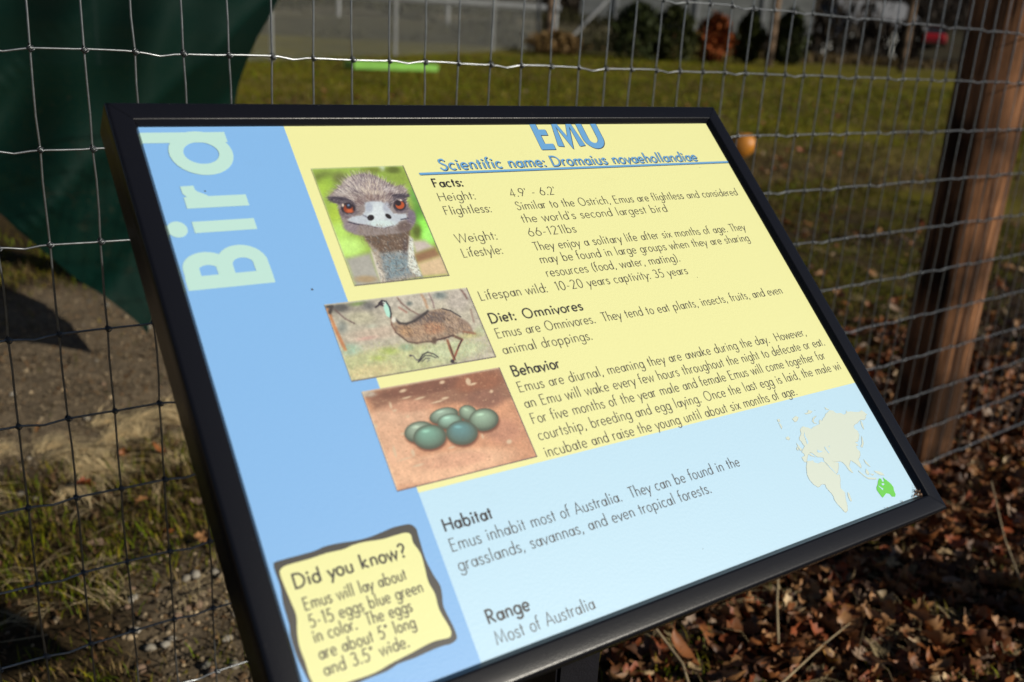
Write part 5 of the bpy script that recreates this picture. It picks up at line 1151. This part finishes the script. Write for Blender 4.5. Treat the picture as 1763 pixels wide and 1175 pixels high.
# frame rails: moulded profile swept along each side and mitred at 45 degrees
mt, nt, P = new_mat('black_powder_coat')
P.inputs['Base Color'].default_value = (.0070, .0076, .0115, 1); P.inputs['Roughness'].default_value = .27; P.inputs['Specular IOR Level'].default_value = .34
tc = nt.nodes.new('ShaderNodeTexCoord')
nz = nt.nodes.new('ShaderNodeTexNoise'); nz.inputs['Scale'].default_value = 1300; nz.inputs['Detail'].default_value = 2
n3 = nt.nodes.new('ShaderNodeTexNoise'); n3.inputs['Scale'].default_value = 55; n3.inputs['Detail'].default_value = 8; n3.inputs['Roughness'].default_value = .8
nt.links.new(tc.outputs['Object'], nz.inputs[0]); nt.links.new(tc.outputs['Object'], n3.inputs[0])
bp = nt.nodes.new('ShaderNodeBump'); bp.inputs['Strength'].default_value = .22; bp.inputs['Distance'].default_value = .0003
nt.links.new(nz.outputs[0], bp.inputs['Height']); nt.links.new(bp.outputs[0], P.inputs['Normal'])
mr = nt.nodes.new('ShaderNodeMapRange'); mr.inputs[1].default_value = .62; mr.inputs[2].default_value = .80; mr.inputs[4].default_value = .35
nt.links.new(n3.outputs[0], mr.inputs[0])
mx = nt.nodes.new('ShaderNodeMix'); mx.data_type = 'RGBA'; mx.inputs[6].default_value = (.0070, .0076, .0115, 1); mx.inputs[7].default_value = (.05, .046, .042, 1)
nt.links.new(mr.outputs[0], mx.inputs[0]); nt.links.new(mx.outputs[2], P.inputs['Base Color'])
M_frame = mt
prof = [(-.2, -.2), (0, .3), (.1, 1.2), (1.2, 2.6), (2.0, 3.8), (2.5, 4.9), (3.0, 5.5), (3.7, 5.75), (4.4, 5.8), (10, 5.8), (16.2, 5.8), (17.3, 5.65), (18.2, 5.1), (18.9, 4.2), (19.3, 2.8), (19.4, 0), (19.4, -28), (18.4, -29), (4, -29), (4, -5), (-.2, -5)]
prof = [(a / 1000, b / 1000) for a, b in prof]
def rail(side):
    V, F = [], []
    n = len(prof); segs = 40
    for k in range(segs + 1):
        t = k / segs
        for (w_, h_) in prof:
            if side == 'bottom': p = (-w_ + t * (PW + 2 * w_), -w_, h_)
            elif side == 'top': p = (PW + w_ - t * (PW + 2 * w_), PH + w_, h_)
            elif side == 'left': p = (-w_, PH + w_ - t * (PH + 2 * w_), h_)
            else: p = (PW + w_, -w_ + t * (PH + 2 * w_), h_)
            V.append(p)
    for k in range(segs):
        for i in range(n):
            a = k * n + i; b = k * n + (i + 1) % n
            F.append((a, a + n, b + n, b))
    V = np.array(V)
    # a hair gap at the mitre
    c = np.array([PW / 2, PH / 2, 0])
    ax = 0 if side in ('bottom', 'top') else 1
    L = (PW if ax == 0 else PH) / 2
    V[:, ax] = c[ax] + (V[:, ax] - c[ax]) * (1 - .00022 / L)
    me = npmesh('frame_rail', V, np.array(F))
    me.polygons.foreach_set('use_smooth', [True] * len(me.polygons))
    o = link('frame_rail', me, sign, [M_frame], PM)
    o['label'] = {'bottom': 'lower rail of the black frame with dust and a bright outer edge', 'top': 'upper rail of the black frame with a bright inner edge', 'left': 'rail beside the blue band', 'right': 'rail beside the map'}[side]
    return o
for s_ in ('bottom', 'top', 'left', 'right'): rail(s_)
# sheet metal back of the frame
bm = bmesh.new(); box_bm(bm, -.0175, PW + .0175, -.0175, PH + .0175, -.0275, -.0065)
link('back_plate', bm_mesh('back_plate', bm), sign, [M_frame], PM)
M_postb = mat('black_post_paint', (.010, .010, .014), rough=.38, noise=.3, nscale=30, bump=.3, bscale=500)
def zline(yw): return BL.z + (yw - BL.y) / VV.y * VV.z
me = boxm('support_post', -.0245, .0245, -.025, .025, -.25, .96 + zline(-.55) - .040, bevel=.003)
o = link('support_post', me, sign, [M_postb]); o.location = (0, 0, 0)
me = boxm('mounting_bracket', -.07, .07, -.09, .09, -.034, -.0295, bevel=.001)
o = link('mounting_bracket', me, sign, [M_postb], PM @ Matrix.Translation((.291, .18, 0)))

# ---------------------------------------------------------------- things in the paddock
def blob_shell(rx, ry, rz, sub=3, rib=0, taper=0.0, noise=.0, seed=0):
    V, F = ico(sub)
    a = np.arctan2(V[:, 1], V[:, 2])
    r = 1 + rib * np.cos(a * 9) + noise * (fbm(V[:, 0] * 3 + seed, V[:, 1] * 3 + V[:, 2] * 2, 1, 140) - .5)
    T_ = 1 - taper * V[:, 0]
    return np.stack([V[:, 0] * rx * r, V[:, 1] * ry * r * T_, V[:, 2] * rz * r * T_], -1), F
gz = float(ground_z(5.85, 4.25))
gd = empty('gourd', (5.66, 4.17, gz - .02), 2.2)
tag(gd, 'orange gourd lying in the grass just past the right edge of the board', 'gourd')
V, F = blob_shell(.165, .092, .092, 3, .035, .28)
M_gourd = mat('gourd_skin', (.66, .25, .02), rough=.45, col2=(.50, .20, .04), nscale=9)
o = link('gourd_body', npmesh('gourd_body', V, F), gd, [M_gourd], smooth=True); o.location = (0, 0, .085); o.rotation_euler = (0, .5, 0)
V, F = tube([(.120, 0, .032), (.142, .005, .024), (.16, .02, .024)], [.012, .009, .011], 7)
link('gourd_stem', npmesh('gourd_stem', V, F), gd, [M_stalk], smooth=True)

def tray(name, L, W_, Hh, wall):
    bm = bmesh.new()
    box_bm(bm, -L / 2, L / 2, -W_ / 2, W_ / 2, 0, wall)
    for d in ((-L / 2, L / 2, -W_ / 2, -W_ / 2 + wall), (-L / 2, L / 2, W_ / 2 - wall, W_ / 2), (-L / 2, -L / 2 + wall, -W_ / 2 + wall + .001, W_ / 2 - wall - .001), (L / 2 - wall, L / 2, -W_ / 2 + wall + .001, W_ / 2 - wall - .001)):
        box_bm(bm, d[0], d[1], d[2], d[3], wall + .001, Hh)
    return bm_mesh(name, bm)
M_lime = mat('lime_plastic', (.21, .50, .07), rough=.4, noise=.12, nscale=3)
o = link('feeding_tray', tray('feeding_tray', 1.30, .42, .095, .02), None, [M_lime])
o.location = (6.35, 11.55, float(ground_z(6.35, 11.55)) + .005); o.rotation_euler = (0, 0, -.08)
tag(o, 'long bright lime green plastic tray on the far lawn', 'tray')

# far chain link fence on grey posts
A0 = np.array([1.0, 10.9]); B0 = np.array([12.1, 15.9])
dv = (B0 - A0) / np.linalg.norm(B0 - A0); LN = np.linalg.norm(B0 - A0)
cf = empty('chain_link_fence', (A0[0], A0[1], float(ground_z(*A0))), math.atan2(dv[1], dv[0]))
tag(cf, 'grey chain link fence along the far edge of the lawn', 'fence')
def loc(s_): 
    p = A0 + dv * s_; return float(ground_z(p[0], p[1], False)) - float(ground_z(*A0))
Hc = 1.9
parts = []
for s0 in np.arange(-Hc, LN, .072):
    for sg_ in (1, -1):
        a, b = (s0, s0 + Hc)
        t0, t1 = max(0, (0 - a) / Hc), min(1, (LN - a) / Hc)
        if t1 <= t0: continue
        pa, pb = a + Hc * t0, a + Hc * t1
        za, zb = (Hc * t0, Hc * t1) if sg_ > 0 else (Hc * (1 - t0), Hc * (1 - t1))
        P_ = np.array([[pa, .002 * sg_, za + loc(pa)], [(pa + pb) / 2, .002 * sg_, (za + zb) / 2 + loc((pa + pb) / 2)], [pb, .002 * sg_, zb + loc(pb)]])
        parts.append(tube(P_, .0034, 3))
V, F = merge(parts)
M_link = mat('chain_link_wire', (.34, .35, .34), rough=.5, metal=.4)
o = link('chain_link_mesh', npmesh('chain_link_mesh', V, F), cf, [M_link]); o['kind'] = 'stuff'
for s_ in (1.5, 4.4, 7.3, 10.4, LN):
    V, F = tube([(s_, .04, loc(s_) - .1), (s_, .04, loc(s_) + 1), (s_, .04, loc(s_) + Hc + .05)], .03, 10)
    link('fence_post', npmesh('fence_post', V, F), cf, [M_grey], smooth=True)
V, F = tube([(0, .0, Hc + loc(0)), (LN / 2, 0, Hc + loc(LN / 2)), (LN, 0, Hc + loc(LN))], .02, 8)
link('top_rail', npmesh('top_rail', V, F), cf, [M_grey], smooth=True)

# wooden gate post with diagonal brace, and the row of far posts
M_post2 = wood_mat('pale_post_wood', (.11, .07, .045), (.36, .25, .17))
def far_post(x, y, r, h, label, lean=(0, 0)):
    o = link('wooden_post', post_mesh(r, h + .1, int(x * 3), 16, lean), None, [M_post2], smooth=True)
    o.location = (x, y, float(ground_z(x, y)) - .1)
    tag(o, label, 'post')
far_post(12.15, 15.62, .085, 2.4, 'pale wooden post beside a grey steel post at the end of the chain link fence')
far_post(15.0, 12.05, .075, 2.6, 'brown wooden post on the far lawn just right of the dark shrubs')
far_post(17.5, 10.75, .080, 2.8, 'brown wooden post in front of the white house')
far_post(17.3, 9.25, .070, 2.8, 'thin wooden post between the white house and the near thick post')
for nm, pts, lab in (('steel_brace', [(13.55, 15.3, 1.0), (12.6, 15.6, -.05)], 'grey diagonal steel brace right of the pale wooden post'),):
    V, F = tube(np.array([pts[0], (np.array(pts[0]) + np.array(pts[1])) / 2, pts[1]]), .035, 8)
    tag(link(nm, npmesh(nm, V, F), None, [M_grey], smooth=True), lab, 'brace')
# pipe barrier on the bank
br = empty('pipe_barrier', (9.6, 20.9, 0))
br.location.z = float(ground_z(9.6, 20.9))
tag(br, 'grey two rail metal barrier on the bank beyond the chain link fence', 'barrier')
e = np.array([4.6, -2.9])
hz0 = br.location.z
V, F = tube([(0, 0, .74 - hz0), (e[0] / 2, e[1] / 2, .72 - hz0), (e[0], e[1], .70 - hz0)], .085, 8); link('rail', npmesh('rail', V, F), br, [M_grey], smooth=True)
V, F = tube([(0, 0, .18 - hz0 + .85), (e[0] / 2, e[1] / 2, .18 - hz0 + .82), (e[0], e[1], .18 - hz0 + .80)], .03, 8); link('rail', npmesh('rail', V, F), br, [M_grey], smooth=True)
for t in (0.02, .5, .98):
    px_, py_ = e[0] * t, e[1] * t
    gl = float(ground_z(9.6 + px_, 20.9 + py_)) - hz0
    V, F = tube([(px_, py_, gl - .1), (px_, py_, gl + .6), (px_, py_, 1.15 - hz0)], .05, 8); link('barrier_post', npmesh('barrier_post', V, F), br, [M_grey], smooth=True)

# corrugated grey shed behind the shrubs
sh = empty('grey_shed', (15.9, 19.4, float(ground_z(15.9, 19.4)) - .1), math.atan2(15.6 - 19.4, 20.6 - 15.9))
tag(sh, 'long low grey metal shed behind the row of shrubs', 'shed')
M_shed = mat('grey_cladding', (.17, .18, .18), rough=.6, noise=.25, nscale=2.0, metal=.1)
Lsh = 6.0
for k in range(9):
    z0 = .02 + k * .26
    me = boxm('cladding_board', 0, Lsh, -.02 - .012, 0, z0, z0 + .245)
    link('cladding_board', me, sh, [M_shed])
link('wall', boxm('wall', 0, Lsh, .003, 2.6, 0, 2.36), sh, [M_shed])
link('roof', boxm('roof', -.15, Lsh + .15, -.15, 2.75, 2.365, 2.45), sh, [mat('shed_roof', (.10, .10, .11), rough=.6)])
me = boxm('white_board', 1.65, 2.15, -.06, -.036, 1.18, 1.38)
o = link('notice', me, sh, [mat('white_paint', (.72, .74, .74), rough=.5)]); o['label'] = 'small white notice on the shed wall'
for k in (.9, 3.0, 4.7):
    link('upright', boxm('upright', k, k + .08, -.075, -.036, 0, 2.35), sh, [M_grey])

# shrubs: leaf clumps through a cone shaped volume
def shrub(x, y, h, r, col, label, n=1500, name='conical_shrub'):
    gz_ = float(ground_z(x, y))
    e_ = empty(name, (x, y, gz_))
    tag(e_, label, 'shrub', None)
    t = rng.random(n) ** 0.8
    prof_ = np.interp(t, [0, .12, .45, .8, .95, 1], [.6, .95, 1, .8, .42, .15])
    a = rng.uniform(0, 6.283, n); rr = r * prof_ * np.sqrt(rng.uniform(.25, 1, n)) * (1 + .22 * np.sin(a * 3 + t * 9) + .45 * rng.normal(0, 1, n) * .5)
    px_, py_, pz_ = rr * np.cos(a), rr * np.sin(a), t * h * (1 + .05 * np.sin(a * 5))
    lh = rng.uniform(.06, .14, n)
    V, F, c = blades(px_, py_, pz_, lh, lh * .55, rng.uniform(.2, .9, n), np.array([col]) * rng.uniform(.5, 1.5, (n, 1)))
    link('foliage', npmesh('foliage', V, F, c), e_, [M_tint_leafy])
    V, F = tube([(0, 0, -.05), (0, 0, h * .4), (0, 0, h * .8)], [.03, .02, .008], 6); link('trunk', npmesh('trunk', V, F), e_, [M_post])
shrub(12.95, 13.75, 1.02, .52, (.030, .040, .012), 'broad dark green shrub, leftmost of the row by the grey shed')
shrub(13.65, 13.40, .98, .44, (.034, .040, .012), 'dark olive shrub second in the row, left of the rust coloured one')
shrub(14.55, 13.15, .88, .32, (.28, .075, .022), 'rust orange shrub in the middle of the dark row', 1300)
shrub(15.3, 12.9, .96, .25, (.034, .042, .010), 'slim dark green shrub just right of the rust coloured one')
shrub(15.75, 12.25, 1.0, .32, (.028, .036, .010), 'dark shrub at the right end of the row beside the brown post')
shrub(11.6, 14.6, .38, .55, (.16, .10, .04), 'low dry tan weeds at the foot of the steel brace', 900, 'weed_clump')

# ---------------------------------------------------------------- beyond: road, house, car, wood
M_road = mat('asphalt', (.045, .047, .055), rough=.8, noise=.25, nscale=1.5)
def strip_on_ground(name, pts, width, lift, mtl, label):
    V, F = [], []
    pts = np.array(pts, float); n = len(pts)
    for i in range(n):
        t = pts[min(i + 1, n - 1)] - pts[max(i - 1, 0)]; t /= np.linalg.norm(t); nn = np.array([-t[1], t[0]])
        for s_ in np.linspace(-.5, .5, 5):
            p = pts[i] + nn * width * s_; V.append((p[0], p[1], float(ground_z(p[0], p[1], False)) + lift))
    for i in range(n - 1):
        for k in range(4): a = i * 5 + k; F.append((a, a + 5, a + 6, a + 1))
    tag(link(name, npmesh(name, np.array(V), np.array(F)), None, [mtl]), label, kind='structure')
rp = [(30 + 40 * t, 38 - 28 * t) for t in np.linspace(0, 1, 30)]
strip_on_ground('road', rp, 9, .16, M_road, 'dark asphalt road beyond the far lawn')

M_white = mat('white_siding', (.74, .75, .72), rough=.6, noise=.06, nscale=3); M_roof = mat('grey_shingle', (.16, .165, .18), rough=.8, noise=.3, nscale=4); M_win = mat('window_glass', (.02, .025, .03), rough=.12)
def house(x, y, L, W_, Hh, rise, rz, label, wins):
    g0 = float(ground_z(x, y, False)) - .2
    e_ = empty('white_house', (x, y, g0), rz); tag(e_, label, 'house')
    bm = bmesh.new(); box_bm(bm, -L / 2, L / 2, -W_ / 2, W_ / 2, 0, Hh)
    for sx_ in (-L / 2, L / 2):
        a, b, c = bm.verts.new((sx_, -W_ / 2, Hh + .001)), bm.verts.new((sx_, W_ / 2, Hh + .001)), bm.verts.new((sx_, 0, Hh + rise)); bm.faces.new((a, b, c))
    link('wall', bm_mesh('wall', bm), e_, [M_white])
    bm = bmesh.new()
    for sy_ in (-1, 1):
        a = [(-L / 2 - .3, sy_ * (W_ / 2 + .35), Hh - .12), (L / 2 + .3, sy_ * (W_ / 2 + .35), Hh - .12), (L / 2 + .3, 0, Hh + rise + .03), (-L / 2 - .3, 0, Hh + rise + .03)]
        lo = [bm.verts.new(p) for p in a]; hi = [bm.verts.new((p[0], p[1], p[2] + .14)) for p in a]
        bm.faces.new(lo); bm.faces.new(hi)
        for k in range(4): bm.faces.new((lo[k], lo[(k + 1) % 4], hi[(k + 1) % 4], hi[k]))
    bmesh.ops.recalc_face_normals(bm, faces=bm.faces)
    link('roof', bm_mesh('roof', bm), e_, [M_roof])
    for (wx, wz, ww, wh) in wins:
        f = link('window_frame', boxm('window_frame', wx - ww / 2 - .08, wx + ww / 2 + .08, -W_ / 2 - .05, -W_ / 2 - .004, wz - .08, wz + wh + .08), e_, [M_white])
        link('pane', boxm('pane', wx - ww / 2, wx + ww / 2, -W_ / 2 - .075, -W_ / 2 - .054, wz, wz + wh), f, [M_win])
house(54.4, 38.75, 5.0, 4.5, 2.3, 1.4, -.30, 'white house with grey gabled roof seen between two far posts', [(-1.5, .8, .8, 1.1), (1.3, .8, .8, 1.1)])
house(49.9, 39.6, 2.6, 2.2, 1.5, .9, -.30, 'small white outbuilding left of the white house', [(0, .5, .7, .7)])

# red car seen from behind, half hidden by bare bushes
car = empty('parked_car', (72.4, 45.2, float(ground_z(72.4, 45.2, False)) + .02), -.95 + math.pi / 2)
tag(car, 'small red car parked up the slope right of the white house', 'car')
def car_body():
    secs = [(-2.1, .35, .75, .80), (-1.95, .30, .95, .86), (-1.2, .28, 1.0, .88), (-.9, .28, 1.02, .88), (1.0, .28, .98, .88), (1.9, .30, .85, .85), (2.1, .38, .65, .78)]
    V, F = [], []
    for (x_, z0, z1, w_) in secs:
        V += [(x_, -w_, z0), (x_, -w_ * 1.02, (z0 + z1) / 2), (x_, -w_ * .92, z1), (x_, w_ * .92, z1), (x_, w_ * 1.02, (z0 + z1) / 2), (x_, w_, z0)]
    for i in range(len(secs) - 1):
        for k in range(6): a = i * 6 + k; b = i * 6 + (k + 1) % 6; F.append((a, b, b + 6, a + 6))
    me = bpy.data.meshes.new('body'); me.from_pydata(V, [], F + [tuple(range(6)), tuple(range(len(V) - 1, len(V) - 7, -1))]); me.update(); return me
M_red = mat('red_paint', (.42, .012, .02), rough=.3); M_blackr = mat('rubber', (.012, .012, .012), rough=.8)
link('body', car_body(), car, [M_red])
V = [(-1.6, -.78, 1.0), (-1.1, -.64, 1.42), (.2, -.64, 1.42), (.95, -.78, .98), (-1.6, .78, 1.0), (-1.1, .64, 1.42), (.2, .64, 1.42), (.95, .78, .98)]
me = bpy.data.meshes.new('cabin'); me.from_pydata(V, [], [(0, 3, 2, 1), (4, 5, 6, 7), (1, 2, 6, 5), (0, 1, 5, 4), (3, 7, 6, 2)]); me.update(); link('cabin', me, car, [M_win])
link('roof', boxm('roof', -1.12, .2, -.62, .62, 1.425, 1.46, bevel=.01), car, [M_red])
for wx in (-1.3, 1.3):
    for wy in (-.80, .80):
        th = np.linspace(0, 2 * math.pi, 17); V, F = tube([(wx, wy - .1, .32), (wx, wy, .32), (wx, wy + .1, .32)], .32, 18)
        link('wheel', npmesh('wheel', V, F), car, [M_blackr])
for wy in (-.68, .68): link('tail_light', boxm('tail_light', -2.14, -2.1, wy - .1, wy + .1, .6, .75), car, [mat('lamp_red', (.5, .02, .02), rough=.2)])

# bare trees and brush behind
M_bark = mat('grey_bark', (.055, .045, .038), rough=.9, noise=.4, nscale=6)
def bare_tree(x, y, h, seed, label):
    r = random.Random(seed)
    g0 = float(ground_z(x, y, False)) - .2
    e_ = empty('bare_tree', (x, y, g0)); tag(e_, label, 'tree', 'bare trees on the far rise')
    trunk, crown = [], []
    def limb(p, d, L, rad, lev):
        pts = [p]
        for k in range(4):
            d = d + np.array([r.uniform(-.16, .16), r.uniform(-.16, .16), r.uniform(-.03, .10)]); d /= np.linalg.norm(d)
            pts.append(pts[-1] + d * L / 4)
        (trunk if lev == 0 else crown).append(tube(np.array(pts), np.linspace(rad, rad * .55, 5), 5 if lev < 2 else 3))
        if lev < 4:
            for k in range(4 if lev < 3 else 5):
                q = pts[r.randint(1, 4)]; a = r.uniform(0, 6.28)
                nd = d * .75 + np.array([math.cos(a), math.sin(a), r.uniform(-.05, .5)]) * .75; nd /= np.linalg.norm(nd)
                limb(q, nd, L * r.uniform(.45, .7), rad * .5, lev + 1)
    limb(np.array([0, 0, 0.0]), np.array([0, 0, 1.0]), h * .5, h * .02, 0)
    V, F = merge(trunk); link('trunk', npmesh('trunk', V, F), e_, [M_bark])
    V, F = merge(crown); link('crown', npmesh('crown', V, F), e_, [M_bark])
tp = [(34, 45, 9), (42, 47, 8), (47, 44, 10), (68, 54, 11), (80, 55, 9), (76, 40, 12), (66, 30, 9), (72, 26, 10), (40, 34, 6), (24, 32, 8), (16, 34, 8), (11, 33, 9)]
for k, (a, b, h_) in enumerate(tp): bare_tree(a, b, h_, k, 'leafless grey brown tree standing on the far rise')
def brush(cx, cy, rx, ry, h, n, col, name, label, bl=(.25, .7), gate=0):
    x_ = cx + rx * rng.uniform(-1, 1, n); y_ = cy + ry * rng.uniform(-1, 1, n)
    if gate:
        k_ = (fbm(x_, y_, 1.3, 160) > gate) & (np.hypot(x_, y_) > 20.5); x_, y_ = x_[k_], y_[k_]; n = len(x_)
    z_ = ground_z(x_, y_, False) + rng.uniform(0, h, n) * (0.4 + .6 * fbm(x_, y_, 2.5, 150))
    V, F, c = blades(x_, y_, z_, rng.uniform(*bl, n), rng.uniform(.05, .16, n) * bl[1] / .7, rng.uniform(.1, .9, n), np.array([col]) * rng.uniform(.4, 1.6, (n, 1)))
    o = link(name, npmesh(name, V, F, c), None, [M_tint_leafy]); tag(o, label, 'brush', kind='stuff')
brush(92, 62, 14, 14, 6.5, 26000, (.030, .022, .017), 'far_wood', 'dark brown leafless wood behind the white house')
brush(13, 21.5, 8, 6, .12, 26000, (.045, .042, .018), 'bank_weeds', 'patchy dark olive weeds on the bank behind the chain link fence', (.08, .25), .5)
brush(27, 31, 12, 5, 3.4, 16000, (.034, .026, .018), 'bank_brush', 'dark brush covering the bank behind the grey shed')
brush(45.4, 31.6, .9, .9, 2.6, 1500, (.022, .016, .011), 'hedge_brush', 'dark bare bush left of the middle of the white house')
brush(49.3, 31.9, .55, .55, 3.0, 1100, (.022, .016, .011), 'hedge_brush', 'dark bare bush hiding the right part of the white house')
brush(46, 22, 9, 5, .3, 6000, (.030, .022, .014), 'roadside_brush', 'low dry brush along the road', (.1, .3))
brush(23, 16.3, 4, 1.6, .12, 3000, (.10, .07, .03), 'tall_dead_grass', 'tan dead grass at the far edge of the lawn', (.1, .3))

# unseen post, added outside the frame at right to shade the leaf litter
rl = empty('shadow_post', (2.10, -1.33, -.96))
tag(rl, 'unseen low round wooden post added right of the board to cast a shadow', 'post')
link('barrier_post', post_mesh(.085, .90, 12, 20), rl, [M_post], smooth=True).location = (0, 0, -.1)
